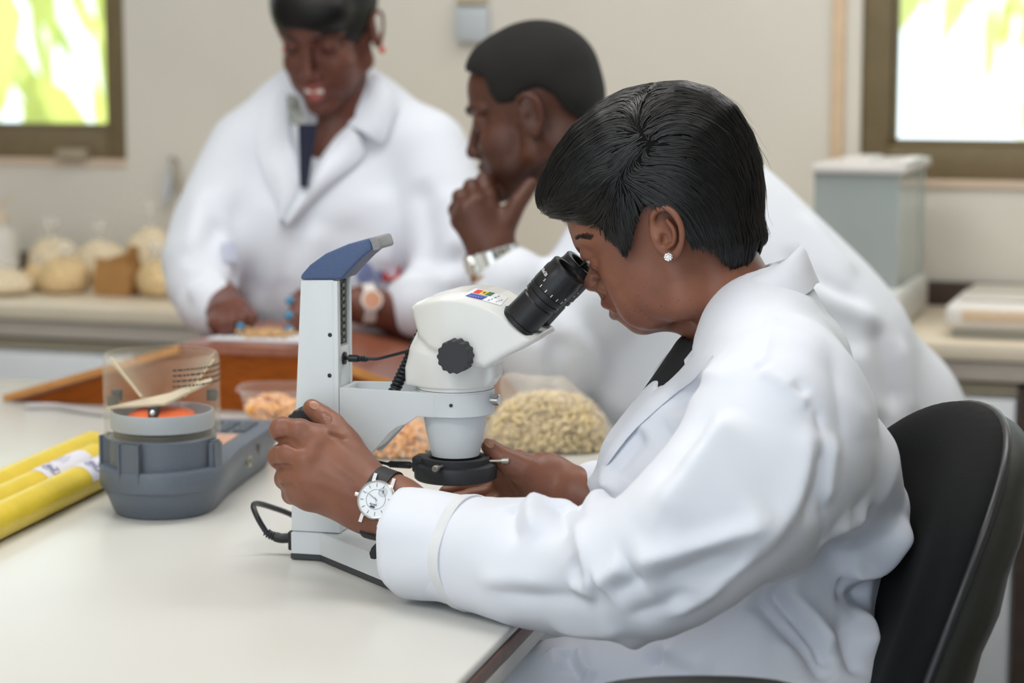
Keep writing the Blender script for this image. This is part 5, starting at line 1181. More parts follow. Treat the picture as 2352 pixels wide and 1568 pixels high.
# opening at the neck
ct.cone(mp(1618, 560), mp(1712, 800), .044, .052, .012, 's')
ct.cone(mp(1640, 770, 0), mp(1490, 900, .000), .034, .012, .008, 's')
ct.prism(SF, [sxz(u, v, .04) for u, v in ((1590, 770), (1606, 806), (1556, 856), (1506, 899), (1514, 878), (1545, 830))], .075, .001, .003, 's', yc=-.065)
ctV, ctF = ct.net(.0034, relax=2)
ctN = normals(ctV, ctF)
FOLDS = [  # pixel line, height, half-width, taper
 ([(1700, 935), (1610, 1060), (1540, 1165), (1488, 1243)], .009, .022, (.2, .3)), ([(1650, 920), (1570, 1040), (1500, 1150)], -.006, .016, (.3, .3)),
 ([(1785, 1182), (1688, 1222), (1566, 1265), (1438, 1301)], .009, .014, (.2, .15)), ([(1740, 1175), (1640, 1225), (1530, 1255)], -.006, .013, (.3, .3)), ([(1720, 1262), (1600, 1300), (1480, 1335)], -.007, .016, (.3, .3)),
 ([(1856, 950), (1848, 1060), (1810, 1165), (1743, 1243), (1680, 1290)], .007, .016, (.25, .3)), ([(1880, 1000), (1878, 1120), (1835, 1220)], -.006, .014, (.3, .3)),
 ([(1815, 1165), (1721, 1276), (1610, 1376), (1510, 1428)], .0035, .007, (.15, .2)),
 ([(1515, 962), (1545, 930), (1600, 898), (1660, 895)], -.011, .014, (.3, .3)), ([(1530, 905), (1580, 880), (1650, 868), (1720, 872)], .007, .016, (.3, .3)), ([(1500, 1010), (1560, 950), (1640, 925)], .006, .014, (.3, .3)),
 ([(1372, 1345), (1405, 1320), (1442, 1298)], .009, .012, (.2, .2)), ([(1330, 1190), (1345, 1270), (1364, 1368)], .007, .011, (.3, .15)), ([(1290, 1345), (1330, 1355), (1368, 1368)], .006, .010, (.4, .1)), ([(1395, 1360), (1440, 1340), (1500, 1330)], -.008, .013, (.2, .3)), ([(1310, 1280), (1330, 1330), (1345, 1350)], -.007, .011, (.3, .2)),
 ([(1230, 1150), (1222, 1185), (1240, 1240)], .007, .013, (.05, .4)), ([(1180, 1160), (1172, 1200), (1195, 1260)], -.006, .013, (.05, .4)), ([(1290, 1150), (1285, 1200), (1300, 1250)], -.008, .014, (.05, .4)), ([(1345, 1118), (1330, 1160), (1325, 1215)], -.008, .008, (.05, .3)), ([(1365, 1110), (1350, 1160), (1345, 1230)], .008, .012, (.05, .4)),
 ([(1100, 1350), (1200, 1370), (1330, 1380), (1420, 1385)], -.005, .014, (.3, .3)), ([(1080, 1330), (1180, 1335), (1290, 1352)], .005, .012, (.3, .3)), ([(1420, 1420), (1500, 1405), (1600, 1350)], -.005, .014, (.3, .3)), ([(1250, 1440), (1340, 1452), (1450, 1440)], .004, .012, (.3, .3)),
 ([(1890, 1256), (1948, 1226), (1986, 1190), (1985, 1165)], -.008, .010, (.2, .3)), ([(1910, 1215), (1960, 1190), (1975, 1150)], .007, .013, (.3, .3)), ([(1931, 1320), (2000, 1290), (2050, 1240), (2078, 1180)], .012, .017, (.15, .2)), ([(1925, 1335), (1965, 1360), (2000, 1360)], -.011, .012, (.2, .3)), ([(1870, 1290), (1920, 1285), (1990, 1250)], -.007, .016, (.3, .3)),
 ([(1760, 1356), (1831, 1420), (1880, 1480), (1910, 1540)], -.011, .009, (.1, .2)), ([(1790, 1352), (1860, 1420), (1925, 1500)], .009, .012, (.15, .2)), ([(1725, 1372), (1800, 1440), (1880, 1530), (1905, 1568)], -.009, .010, (.1, .1)), ([(1745, 1365), (1815, 1432), (1890, 1520)], .006, .009, (.1, .2)), ([(1960, 1390), (1990, 1440), (2000, 1510)], .008, .016, (.3, .3)), ([(1930, 1400), (1950, 1470), (1975, 1560)], -.008, .014, (.3, .2)),
 ([(1416, 1470), (1500, 1512), (1600, 1555)], -.008, .009, (.1, .1)), ([(1440, 1462), (1530, 1500), (1640, 1550)], .005, .010, (.1, .1)), ([(1300, 1490), (1310, 1530), (1340, 1560)], -.006, .008, (.1, .1)), ([(1330, 1485), (1340, 1530), (1360, 1560)], .005, .008, (.1, .1)), ([(1270, 1490), (1282, 1535)], .004, .008, (.1, .1)), ([(1780, 1500), (1840, 1490), (1880, 1530)], .006, .012, (.3, .3)),
 ([(1960, 790), (1985, 950), (2010, 1060)], .004, .018, (.3, .3)), ([(1890, 760), (1930, 900), (1940, 1080)], -.004, .020, (.3, .3)), ([(1920, 980), (1905, 1080), (1890, 1180)], .005, .012, (.3, .3)), ([(1775, 728), (1762, 790), (1742, 846)], .0022, .004, (.05, .05)), ([(1745, 850), (1810, 890), (1858, 935)], .003, .006, (.1, .1)),
 ([(1880, 935), (1888, 1040), (1888, 1150), (1886, 1256)], -.0022, .004, (.05, .05)), ([(1820, 880), (1850, 905)], -.003, .006, (.2, .2)), ([(1480, 985), (1430, 1050), (1395, 1100)], -.006, .014, (.2, .2)), ([(1440, 1050), (1400, 1110), (1380, 1150)], .006, .012, (.2, .2)),
]
FOLDS = [(f[0], f[1]*(1.15 if 11 <= i <= 15 else 1.6), f[2]*.9, f[3]) for i, f in enumerate(FOLDS)]
ctV = folds(ctV, ctN, ct, FOLDS, 1.35)
ctV = ctV+ctN*(wob(ctV*np.array((1, 1, 1.0)), 42, 5, 3)*.0011)[:, None]
ctV = relaxed(ctV, ctF, .4)
low = ctV[:, 2] < TZ-.005                                                # stay under the table edge
coat = link('lab_coat', np_mesh('lab_coat', ctV, ctF), M_coat, woman, True); coat['label'] = 'white cotton lab coat with rolled sleeves'
# black top in the opening
b_ = Sdf(); b_.chain([(mp(1700, 780), .046), (mp(1640, 850), .046), (mp(1560, 940), .040)], .02, flat=(LD, 1.2)); b_.cone(mp(1616, 575), mp(1725, 800), .048, .054, .006, 's')
V, F = b_.net(.004); link('top', np_mesh('top', V, F), mat('top_black', '17171a', .8), woman, True)['label'] = 'black top under the lab coat'
# collar: stand, roll line and fall, mirrored about her middle plane
A_ = [(1838, 562, .0), (1800, 598, .034), (1768, 618, .046), (1709, 645, .056), (1660, 705, .056), (1610, 780, .044), (1572, 838, .034)]
B_ = [(1874, 652, .0), (1862, 668, .040), (1828, 690, .070), (1771, 728, .094), (1700, 772, .096), (1622, 822, .076), (1575, 856, .052)]
C_ = [(1822, 615, .0), (1790, 640, .028), (1755, 660, .040), (1712, 690, .048), (1672, 740, .048), (1622, 800, .038), (1590, 850, .028)]
def rail(L): return catmull([SF.l(mp(*p)) for p in L], 5)
def mir(R): 
    far = [np.array((p[0], -p[1], p[2])) for p in R[1:]][::-1]; return far+[np.array(p) for p in R]
RA, RB, RC = rail(A_), rail(B_), rail(C_)
rows = []
for f in (0, .5, 1): rows.append([c*(1-f)+a*f+np.array((0, 0, 0)) for c, a in zip(RC, RA)])
for f in (.12, .35, .65, 1): rows.append([a*(1-f)+c*f+np.array((0, -.006*math.sin(math.pi*min(1, f*1.1)), .010*math.sin(math.pi*f)**.7*(1-f*.3))) for c, a in zip(RB, RA)])
G_ = np.array([mir(r) for r in rows])
b = MB(SF); b.grid(G_, .0016); o = b.build('collar', M_coat, coat, 80)
# front edge of the coat and far lapel as turned cloth
def drape(name, e0, e1, lift, sdf, m, parent, nu=24, nv=5, th=.0014, bulge=.0):
    a = catmull([np.array((u, v, 0.)) for u, v in e0], 8); c = catmull([np.array((u, v, 0.)) for u, v in e1], 8)
    a = [a[int(i*(len(a)-1)/nu)] for i in range(nu+1)]; c = [c[int(i*(len(c)-1)/nu)] for i in range(nu+1)]
    uv = [tuple((p*(1-j/nv)+q*(j/nv))[:2]) for p, q in zip(a, c) for j in range(nv+1)]
    P = sdf.px(uv); g = sdf.grad(P); k = np.tile(np.arange(nv+1)/nv, nu+1); P = P+g*(lift+bulge*np.sin(k*math.pi))[:, None]
    b = MB(); b.grid(P.reshape(nu+1, nv+1, 3), th); return b.build(name, m, parent, 80)
drape('lapel', [(1592, 812), (1555, 852), (1512, 894), (1476, 930), (1428, 984), (1372, 1066)], [(1640, 818), (1600, 868), (1552, 905), (1500, 950), (1448, 1000), (1390, 1076)], .0014, ct, M_coat, coat, bulge=.0012, th=.0012)
b = MB(); G_ = [[mp(*(np.array((u0, v0, -.030))*(1-t)+np.array((u1, v1, .004))*t)) for t in (0, .35, .7, 1)] for (u0, v0), (u1, v1) in zip(((1585, 757), (1560, 782), (1530, 815), (1500, 852), (1474, 900), (1450, 945)), ((1594, 790), (1572, 812), (1549, 842), (1527, 872), (1507, 900), (1478, 942)))]
b.grid(G_, .0015); b.build('lapel', M_coat, coat, 80)
# rolled cuff
def cuff(name, c0, c1, a0, a1, b0, b1, skew, m, parent, flare=.0):
    c0, c1 = np.asarray(c0), np.asarray(c1); ax = unit(c1-c0); up = unit(ZU-ax*(ZU@ax)); sd = np.cross(ax, up); rings = []
    def rg(t, k, dk=0): 
        c = c0*(1-t)+c1*t; A = (a0*(1-t)+a1*t)+k; B = (b0*(1-t)+b1*t)+k; out = []
        for i in range(56):
            th = 2*math.pi*i/56; w = .0012*math.sin(3*th+4*t)+.0010*math.sin(7*th+2*t)
            out.append(c+up*math.cos(th)*(A+w)+sd*math.sin(th)*(B+w)+ax*skew*math.cos(th)+ax*.002*math.sin(2*th+1))
        return out
    for t, k in ((.30, -.006), (.08, -.004), (.0, -.002), (-.01, .0), (.0, .0012), (.1, .0018), (.3, .002), (.55, .0014), (.8, .0016), (.95, .0022), (1.0, .0026), (1.01, .0010), (1.0, -.001), (.9, -.004)): rings.append(rg(t, k))
    b = MB(); b.loft(rings, False); return b.build(name, m, parent, 60)
cuff('cuff', at(936, 1243, 2.008), at(1086, 1268, 1.966), .0505, .0480, .047, .049, -.004, M_coat, coat)
b = MB(); c0, c1 = at(936, 1243, 2.008), at(1086, 1268, 1.966)
ax = unit(c1-c0); up = unit(ZU-ax*(ZU@ax)); sd = np.cross(ax, up); R_ = []
for t, k in ((.86, .0020), (.865, .0046), (.93, .0052), (.99, .0060), (1.02, .0050), (1.01, .001)):
    c = c0*(1-t)+c1*t; R_.append([c+up*math.cos(q)*(.0484+k+.001*math.sin(5*q))+sd*math.sin(q)*(.0488+k+.001*math.sin(5*q))-ax*.004*math.cos(q)+ax*.0025*math.sin(2*q+1) for q in np.linspace(0, 2*math.pi, 56, endpoint=False)])
b.loft(R_, False); b.build('cuff_hem', mat('coat_hem', 'd9dbde', .85, var=.03, vscale=40), coat, 60)
cuff('cuff', at(1352, 1142, 2.160), at(1430, 1168, 2.18), .036, .045, .036, .045, .004, M_coat, coat)
# gold chain with a crystal pendant
b = MB(); P = [mp(1772, 605, .030), mp(1735, 650, .048), mp(1680, 720, .052), mp(1620, 790, .040), mp(1588, 812, .020), mp(1580, 826, .006)]
P = [p-h.grad(np.array([p]))[0]*(h.eval([p])[0]-.0016) if i < 3 else p for i, p in enumerate(P)]
b.tube(P, .0011, 6, smooth=8); nk = b.build('necklace', mat('gold', 'c9a04a', .25, 1.0), woman, 60); nk['label'] = 'thin gold necklace chain'
b = MB(); b.ball(mp(1578, 824, .018), .0045, 1); b.build('pendant', MATS['crystal'], nk, 0)

# ---- her wrist watch
M_strap = mat('strap_black', '1c1d22', .5, bump=.2, bscale=700); M_dial = mat('dial_white', 'e4e9ee', .3)
wc = H(880, 1158, 2.034); wax = unit(H(845, 1148, 2.040)-H(905, 1165, 2.028)); vw = unit(ray(870, 1150))
wn = hd.grad(hd.px([(866, 1148)]))[0]; wn = unit(wn*.6-vw*.5-wax*0+np.array((0, 0, .05))); wn = unit(wn-wax*(wn@wax)*.5)
wp = hd.px([(869, 1150)])[0]+wn*.0015
watch = empty('wrist_watch', tuple(wp), 'round white dial wrist watch with a black leather strap on the seated person\'s wrist', 'watch')
e1 = unit(np.cross(wn, wax)); e1 = e1 if e1[2] > 0 else -e1; e2 = unit(np.cross(e1, wn)); e2 = e2 if e2@wax > 0 else -e2     # e1 up the dial, e2 towards the fingers
b = MB(); b.lathe([(.0170, .0), (.0186, .001), (.0188, .0055), (.0180, .0072), (.0168, .0076), (.0166, .0066)], wp, wn, n=56, cap=False)
b.lathe([(.0022, .0), (.0022, .0035)], wp+e2*.0186+wn*.003, e2, n=12); cs = b.build('case', M_chr, watch)
for s1 in (-1, 1):
    for s2 in (-1, 1):
        t = bmesh.new(); bmesh.ops.create_cube(t, size=1); c = wp+e1*s1*.0195+e2*s2*.0095+wn*.0022
        for v in t.verts: q = v.co.copy(); v.co = Vector(c+e2*q[0]*.0034+e1*q[1]*.009+wn*(q[2]*.0045-.0018*abs(q[1])*2))
        b = MB(); b.merge(t); b.build('lug', M_chr, cs, 0)
b = MB(); b.lathe([(.0168, .0062), (.0, .0063)], wp, wn, n=48, cap=False); dl = b.build('dial', M_dial, watch, 0)
b = MB()
def dq(r, th, z=.0066): return wp+wn*z+(e1*math.cos(th)+e2*math.sin(th))*r
for i in range(12):
    th = i*math.pi/6+.25
    if i == 10: continue
    b.grid([[dq(r, th+w) for r in (.0118, .0152)] for w in (-.018, .018)])
for i in range(40): b.grid([[dq(r, i*math.pi/20+w) for r in (.0092, .0096)] for w in (-.06, .06)])
b.build('hour_marks', mat('ink_navy', '2a3348', .5), dl, 0)
b = MB(); sc = wp+wn*.0066+e1*.0082-e2*.0045
for rr in (.0018, .0028, .0036, .0043): 
    for i in range(24): b.grid([[sc+(e1*math.cos(q)+e2*math.sin(q))*r for r in (rr, rr+.0002)] for q in (i*math.pi/12, (i+.9)*math.pi/12)])
b.build('subdial_rings', mat('ink_light', '7c8794', .5), dl, 0)
text_mesh('numeral', '9', .0045, basis(sc, -e2, e1), MATS['ink_navy'], dl)
text_mesh('dial_text', 'ALLAN', .0024, basis(wp+wn*.0066-e1*.0052+e2*.001, -e2, e1), MATS['ink_navy'], dl)
b = MB(); q = wp+wn*.0067-e1*.0075+e2*.001; b.grid([[q+e2*x+e1*y for x in (-.0024, .0024)] for y in (-.0009, .0009)]); b.build('date_window', MATS['ink_navy'], dl, 0)
b = MB()
for th, L_, w in ((1.15, .0085, .0005), (1.22, .0125, .0004), (3.6, .006, .0003)):
    d = e1*math.cos(th)+e2*math.sin(th); n_ = np.cross(wn, d); b.grid([[wp+wn*.0071-d*.002+n_*s*w for s in (-1, 1)], [wp+wn*.0071+d*L_+n_*s*w*.4 for s in (-1, 1)]])
b.build('watch_hands', mat('hands_steel', '8c96a0', .3, .8), watch, 0)
# strap round the wrist
b = MB(); mj = unit(ZU-wax*(ZU@wax)); mn = np.cross(wax, mj); G_ = []
if mn@vw > 0: mn = -mn                                                    # mn points out to the camera
wc = H(880, 1166, 2.036)
for th in np.linspace(math.radians(38), math.radians(322), 48):
    p = wc+mn*.031*math.cos(th)+mj*.0345*math.sin(th); Q = np.array([p+wax*w for w in (-.0090, -.0045, 0, .0045, .0090)])
    for _ in range(5): Q = Q-hd.grad(Q)*(hd.eval(Q)-.0016)[:, None]
    G_.append(Q)
b.grid(G_, .0022); sb = b.build('strap', M_strap, watch, 60)
t = at(858, 1245, 2.03); b = MB()
R_ = [[t+np.array(((u-858)/2400, dy, -(v-1245)/2400)) for u, v in ((878, 1232), (866, 1240), (855, 1252), (850, 1264), (853, 1276), (862, 1278), (874, 1274), (886, 1264), (890, 1240))] for dy in (-.012, -.0095)]
b.loft(R_); b.build('strap_end', M_strap, watch, 30)
# ================================================================ office chair
class Fr3:
    def __init__(s, o, ax, ay, az): s.o = np.asarray(o, float); s.ax, s.ay, s.az = map(unit, (ax, ay, az)); s.ang = 0
    w = Frame.w; l = Frame.l; hit = Frame.hit; xz = Frame.xz
M_pad = mat('chair_fabric', '0d0e10', .85, var=.2, vscale=700, bump=.25, bscale=900, spec=.25); M_plas = mat('chair_plastic', '1c1e1a', .5, bump=.08, bscale=300)
ca = math.radians(6); rc = math.radians(20); nrm = np.array((-math.cos(ca), -math.sin(ca), 0)); wd = np.array((-math.sin(ca), math.cos(ca), 0)); uz = ZU*math.cos(rc)-nrm*math.sin(rc); th_ = unit(np.cross(uz, wd))
if th_@nrm < 0: th_ = -th_
CV = .045; near = at(2200, 1356, 1.79)-0*th_                                               # a point on the near piping
CFm = Fr3(near-th_*CV, wd, th_, uz)                                              # x across to the far side, y out of the front, z up the back
zt_ = CFm.l(at(2265, 934, 2.0))[2]
chair = empty('office_chair', (float(near[0]-.1), float(near[1]+.2), 0.0), 'black padded office chair behind the seated person', 'chair')
Wd = .43; zb_ = zt_-.50
def outline(g=0.0, n=10):
    P = []; cx_ = Wd/2
    for i in range(33):
        a = math.pi*i/32; cc = math.cos(a); ss = math.sin(a); P.append((cx_-math.copysign(abs(cc)**.92, cc)*(cx_-g), zt_-.24+abs(ss)**.92*(.24-g)))
    for i in range(9):
        a = math.pi*i/8; cc = math.cos(a); ss = math.sin(a); P.append((cx_+math.copysign(abs(cc)**.7, cc)*(cx_-.02-g), zb_+.08-abs(ss)**.7*(.08-g)))
    return P
s = Sdf(); s.inflate(CFm, outline(), .036, .06); V, F = s.net(.0045, relax=2)
q = V-CFm.o; y = q@CFm.ay; x = q@CFm.ax; z = q@CFm.az; V = V+CFm.ay*(np.where(y < 0, -y*.75, 0)+CV*((x-Wd/2)/(Wd/2))**2)[:, None]
link('backrest_cushion', np_mesh('backrest_cushion', V, F), M_pad, chair, True)
ol = outline(.002); b = MB(CFm); b.tube([(p[0], CV*((p[0]-Wd/2)/(Wd/2))**2-.004, p[1]) for p in ol+ol[:1]], .0050, 10); b.build('piping', mat('piping_black', '202125', .35), chair, 60)
b = MB(CFm); rings = []
for g, y in ((.004, -.006), (.002, -.016), (.004, -.026), (.018, -.036), (.05, -.044), (.12, -.048)):
    rings.append([(p[0], y+CV*((p[0]-Wd/2)/(Wd/2))**2+.0016*math.sin(p[1]*90), p[1]) for p in outline(g)])
b.loft(rings); b.build('backrest_shell', M_plas, chair, 40)
sc_ = CFm.w((Wd/2, .24, zb_-.02)); 
SFm = Fr3((sc_[0], sc_[1], .47), wd, nrm, ZU)
s = Sdf(); s.prism(SFm, [(-.21, -.045), (.21, -.045), (.21, .0), (-.21, .0)], .22, .035, 0); V, F = s.net(.007, relax=2); link('seat', np_mesh('seat', V, F), M_pad, chair, True)
b = MB(SFm); b.tube([(0, -.2, -.05), (0, -.30, -.04), (0, -.335, .08), (0, -.36, .20)], .022, 12, smooth=5); b.build('back_bracket', M_plas, chair)
b = MB(); c = SFm.w((0, 0, 0)); b.lathe([(.026, .12), (.026, .30), (.018, .30), (.018, .426)], (c[0], c[1], 0), n=24); b.build('gas_column', M_plas, chair)
for i in range(5):
    a = 2*math.pi*i/5+.3; d = np.array((math.cos(a), math.sin(a), 0)); b = MB(); b.tube([np.array((c[0], c[1], .13)), np.array((c[0], c[1], .12))+d*.15, np.array((c[0], c[1], .075))+d*.29], [.026, .022, .016], 10); lg = b.build('base_leg', M_plas, chair)
    b = MB(); p = np.array((c[0], c[1], .028))+d*.285; n_ = np.array((-d[1], d[0], 0)); b.lathe([(.022, -.018), (.0275, -.014), (.0275, .014), (.022, .018)], p, n_, n=24); b.build('castor', M_plas, lg)
pa = [at(1330, 1640, 1.70), at(1430, 1606, 1.70), at(1600, 1596, 1.70), at(1780, 1606, 1.70), at(1880, 1645, 1.70)]
b = MB(); b.tube(pa, .016, 14, smooth=6); ar = b.build('armrest', M_plas, chair)
p3 = SFm.w((-.20, .02, -.03)); b = MB(); b.tube([pa[3]+np.array((0, 0, -.014)), pa[3]+np.array((.0, .02, -.12)), p3], .014, 10, smooth=5); b.build('arm_post', M_plas, ar)
# ================================================================ the two people at the far side of the table
def head_axes(yaw_dir, pitch):
    f0 = unit((yaw_dir[0], yaw_dir[1], 0)); f = f0*math.cos(pitch)-ZU*math.sin(pitch); u = ZU*math.cos(pitch)+f0*math.sin(pitch); l = np.cross(u, f); return f, l, u
def head_sdf(o, ax, smile=False, s=None, jaw=1.0):
    f, l, u = ax; L = lambda a, b, c: np.asarray(o)+f*a+l*b+u*c; s = s or Sdf()
    s.ell(L(-.012, 0, .035), (.090, .072, .080), ax, 0); s.ell(L(.034, 0, -.035), (.046, .056, .070), ax, .014); s.ell(L(.044, 0, .036), (.038, .050, .042), ax, .014)
    s.ell(L(.070, 0, -.064), (.022, .030, .026), ax, .012); s.ell(L(.076, 0, -.102), (.013, .020*jaw, .014), ax, .010); s.cone(L(.06, 0, -.098), L(.02, 0, -.085), .016, .02, .012)
    for g in (1, -1):
        s.cone(L(.066, g*.016, -.098), L(.000, g*.054, -.058), .013, .014*jaw, .012); s.cone(L(.0, g*.054, -.058), L(-.004, g*.058, .0), .014, .012, .012)
        s.ell(L(.052, g*.036, -.034), (.027, .021, .026), ax, .012); s.ell(L(.048, g*.032, -.066), (.026, .020, .024), ax, .012)
        s.chain([(L(.079, g*.004, .018), .0070), (L(.077, g*.024, .022), .0078), (L(.058, g*.048, .018), .0080)], .008)
        s.ball(L(.090, g*.031, .0), .0135, .007, 's'); s.ball(L(.090, g*.0115, -.041), .0078, .004); s.ball(L(.094, g*.007, -.048), .0032, .002, 's')
        ec = L(.0675, g*.031, .0); s.ell(ec+u*.0015, (.0134, .0142, .0110), ax, .003); s.ell(ec-u*.0085, (.0112, .0135, .0060), ax, .003)
        s.ell(L(-.012, g*.0745, -.012), (.0165, .0055, .030), (unit(f+l*g*.25), unit(l*g-f*.25), u), .005)
        s.chain(smooth_chain([(L(.002, g*.076, .000), .003), (L(.002, g*.081, .014), .0035), (L(-.014, g*.086, .020), .0037), (L(-.028, g*.087, .006), .0035), (L(-.026, g*.084, -.018), .0034), (L(-.012, g*.080, -.036), .005)]), .003)
        s.ball(L(-.010, g*.084, -.012), .0070, .003, 's')
    s.cone(L(.080, 0, .004), L(.098, 0, -.032), .0068, .0080, .006); s.ell(L(.0985, 0, -.037), (.0095, .0115, .0090), ax, .004)
    m = .030 if smile else .023; dz = .006 if smile else .0
    for g in (1, -1):
        s.chain([(L(.0915, 0, -.060), .0055), (L(.089, g*.011, -.060), .0050), (L(.074, g*m, -.066+dz), .0028)], .003)
        s.chain([(L(.0895, 0, -.077-dz*.9), .0060), (L(.087, g*.010, -.077-dz*.9), .0055), (L(.074, g*m, -.068+dz), .0028)], .003)
    if smile: s.chain([(L(.090, -.017, -.066), .0050), (L(.100, 0, -.0690), .0078), (L(.090, .017, -.066), .0050)], .002, 's')
    else: s.chain([(L(.084, -.022, -.068), .0011), (L(.0985, 0, -.0685), .0012), (L(.084, .022, -.068), .0011)], .001, 's')
    return s, L
M_skin2 = skin_mat('skin_deep', '6f4437', '61392e', dots=False, low='b4605c'); M_skin3 = skin_mat('skin_dark', '5e3a2d', '503025', dots=False, low='241814')
M_coat2 = mat('coat_cotton_far', 'dbdfe8', .8, var=.02, vscale=8, sheen=.1)
# ---- standing person
Y2 = 3.46; o2 = at(748, 62, Y2); ax2 = head_axes((-.30, -.95), math.radians(26)); w2, L2 = head_sdf(o2, ax2, True)
w2.cone(L2(-.030, 0, -.05), at(778, 330, Y2+.05), .046, .052, .018)
w2.ell(at(765, 385, Y2+.06), (.16, .075, .085), None, .03)
w2V, w2F = w2.net(.0026, relax=2)
a2 = Sdf()   # forearms and hands resting on the board
def hand_sdf(s, wrist, mcp, tips, thumb, rw=.024, rf=.0085, k=.006):
    for m_, ch in zip(mcp, tips):
        s.cone(wrist, m_, rw*.75, .012, .014)
        pts = [(m_, .0115)]+[(p, rf-.0008*i) for i, p in enumerate(ch)]
        for (p, r), (q, r2) in zip(pts, pts[1:]): s.cone(p, q, r, r2, k)
    s.chain(thumb, .008)
wl = at(512, 690, 3.33); 
a2.cone(at(455, 640, 3.42), wl, .036, .029, .01)
hand_sdf(a2, wl, [at(548, 700, 3.26), at(528, 706, 3.25), at(508, 712, 3.25), at(492, 718, 3.26)],
  [[at(560, 728, 3.22), at(552, 748, 3.215)], [at(532, 738, 3.205), at(530, 758, 3.205)], [at(508, 742, 3.205), at(512, 760, 3.205)], [at(490, 742, 3.21), at(496, 758, 3.215)]],
  [(wl, .018), (at(555, 705, 3.29), .013), (at(578, 728, 3.25), .010), (at(570, 745, 3.235), .0085)])
wr = at(842, 700, 3.30)
a2.cone(at(960, 735, 3.36), wr, .036, .028, .01); a2.cone(wr, at(770, 700, 3.29), .028, .024, .012, flat=(ray(800, 700), .75))
hand_sdf(a2, at(780, 700, 3.29), [at(732, 680, 3.28), at(724, 694, 3.27), at(722, 708, 3.265), at(726, 722, 3.265)],
  [[at(695, 676, 3.26), at(668, 690, 3.255)], [at(688, 700, 3.25), at(668, 722, 3.24)], [at(686, 722, 3.24), at(668, 752, 3.232)], [at(700, 738, 3.24), at(690, 756, 3.235)]],
  [(at(790, 705, 3.285), .018), (at(745, 720, 3.255), .013), (at(712, 745, 3.235), .010)])
aV, aF = a2.net(.0024, relax=2)
tr = Sdf(); tr.cone(at(765, 420, Y2+.09), at(775, 900, Y2+.12), .13, .14, .03, flat=((0, 1, 0), .62)); tr.cone(at(775, 900, Y2+.12), np.array((at(775, 900, Y2+.12)[0]-.07, Y2+.12, .45)), .1, .06, .03)
tr.cone(at(775, 900, Y2+.12), np.array((at(775, 900, Y2+.12)[0]+.07, Y2+.12, .45)), .1, .06, .03)
for g in (-1, 1): q = at(775, 900, Y2+.12)[0]+.07*g; tr.chain([(np.array((q, Y2+.12, .45)), .06), (np.array((q, Y2+.13, .07)), .04), (np.array((q-.02, Y2+.03, .035)), .034)], .02)
tV, tF = tr.net(.01)
VS = np.concatenate([w2V, aV, tV]); FS = np.concatenate([w2F, aF+len(w2V), tF+len(w2V)+len(aV)]); me = np_mesh('person', VS, FS)
set_attr(me, 'tone', np.clip(1.0*blob(VS, L2(.090, 0, -.068), (.014, .026, .015)), 0, 1)); set_attr(me, 'spots', np.zeros(len(VS)))
w2o = tag(link('person', me, M_skin2, None, True), 'person in a white lab coat and navy shirt standing behind the brown board', 'person')
b = MB(); P = [[L2(.0885-.55*x*x*10, x, z) for x in np.linspace(-.015, .015, 9)] for z in (-.0640, -.0705)]; b.grid(P, .002); b.build('teeth', mat('teeth', 'e6ddd2', .3), w2o, 60)
for g in (1, -1):
    b = MB(); b.ball(L2(.0675, g*.031, .0), .0117, 2); ey = b.build('eyeball', M_eyew, w2o, 60)
    b = MB(); b.tube([L2(.078, g*.020, -.003), L2(.0815, g*.031, -.0045), L2(.073, g*.043, -.002)], .0014, 6, smooth=4); b.build('eyelashes', M_lash, w2o)
    b = MB(); b.tube([L2(.086, g*.014, .018), L2(.084, g*.028, .024), L2(.068, g*.046, .020)], [.002, .0022, .001], 6, smooth=4); b.build('eyebrow', M_lash, w2o)
    b = MB(); b.ball(L2(-.012, g*.083, -.046), .0055, 2); b.tube([L2(-.012, g*.083, -.040), L2(-.012, g*.084, -.034)], .0012, 6); b.build('earring', mat('earring_red', 'd2503c', .3), w2o, 60, 'small red earring')
f, l, u = ax2
hs = Sdf(); hs.ell(L2(-.014, 0, .042), (.101, .083, .090), ax2, 0); hs.ell(L2(.062, .010, .058), (.042, .062, .036), ax2, .02); hs.ell(L2(.085, 0, -.055), (.105, .068, .0965), ax2, .006, 's'); hs.half(L2(-.02, 0, -.035), -u, .01)
V, F = hs.net(.003, relax=2); link('hair', np_mesh('hair', V, F), mat('hair_far', '0c0a0b', .5, spec=.3), w2o, True)
# painted nails
M_teal = mat('nail_teal', '3f8fb4', .2); b_pts = [(at(551, 750, 3.205), 'a'), (at(666, 690, 3.247), 'b'), (at(664, 756, 3.224), 'c'), (at(664, 724, 3.232), 'd')]
for p, _ in b_pts: b = MB(); b.ball(p, (.0068, .0045, .0062), 2); b.build('fingernail', M_teal, w2o, 60, 'teal painted fingernail')
# coat
c2 = Sdf()
c2.chain([(at(758, 345, Y2+.085), .15), (at(752, 470, Y2+.075), .185), (at(755, 640, Y2+.075), .20), (at(765, 900, Y2+.10), .21), (np.array((at(765, 900, 3.5)[0], Y2+.10, .42)), .20)], .02, flat=((0, 1, 0), .55))
c2.chain([(at(625, 318, Y2+.07), .052), (at(762, 262, Y2+.085), .060), (at(930, 318, Y2+.07), .052)], .04)
c2.chain(smooth_chain([(at(575, 350, Y2+.06), .070), (at(520, 470, Y2+.02), .072), (at(468, 600, Y2-.05), .066), (at(476, 690, 3.36), .050), (at(500, 712, 3.325), .042)], 2), .02)
c2.chain(smooth_chain([(at(975, 352, Y2+.06), .072), (at(1015, 480, Y2+.02), .074), (at(1045, 600, Y2-.04), .070), (at(1000, 680, 3.38), .060), (at(955, 700, 3.335), .050)], 2), .02)
c2.ell(at(705, 560, Y2-.0), (.13, .05, .12), None, .05)
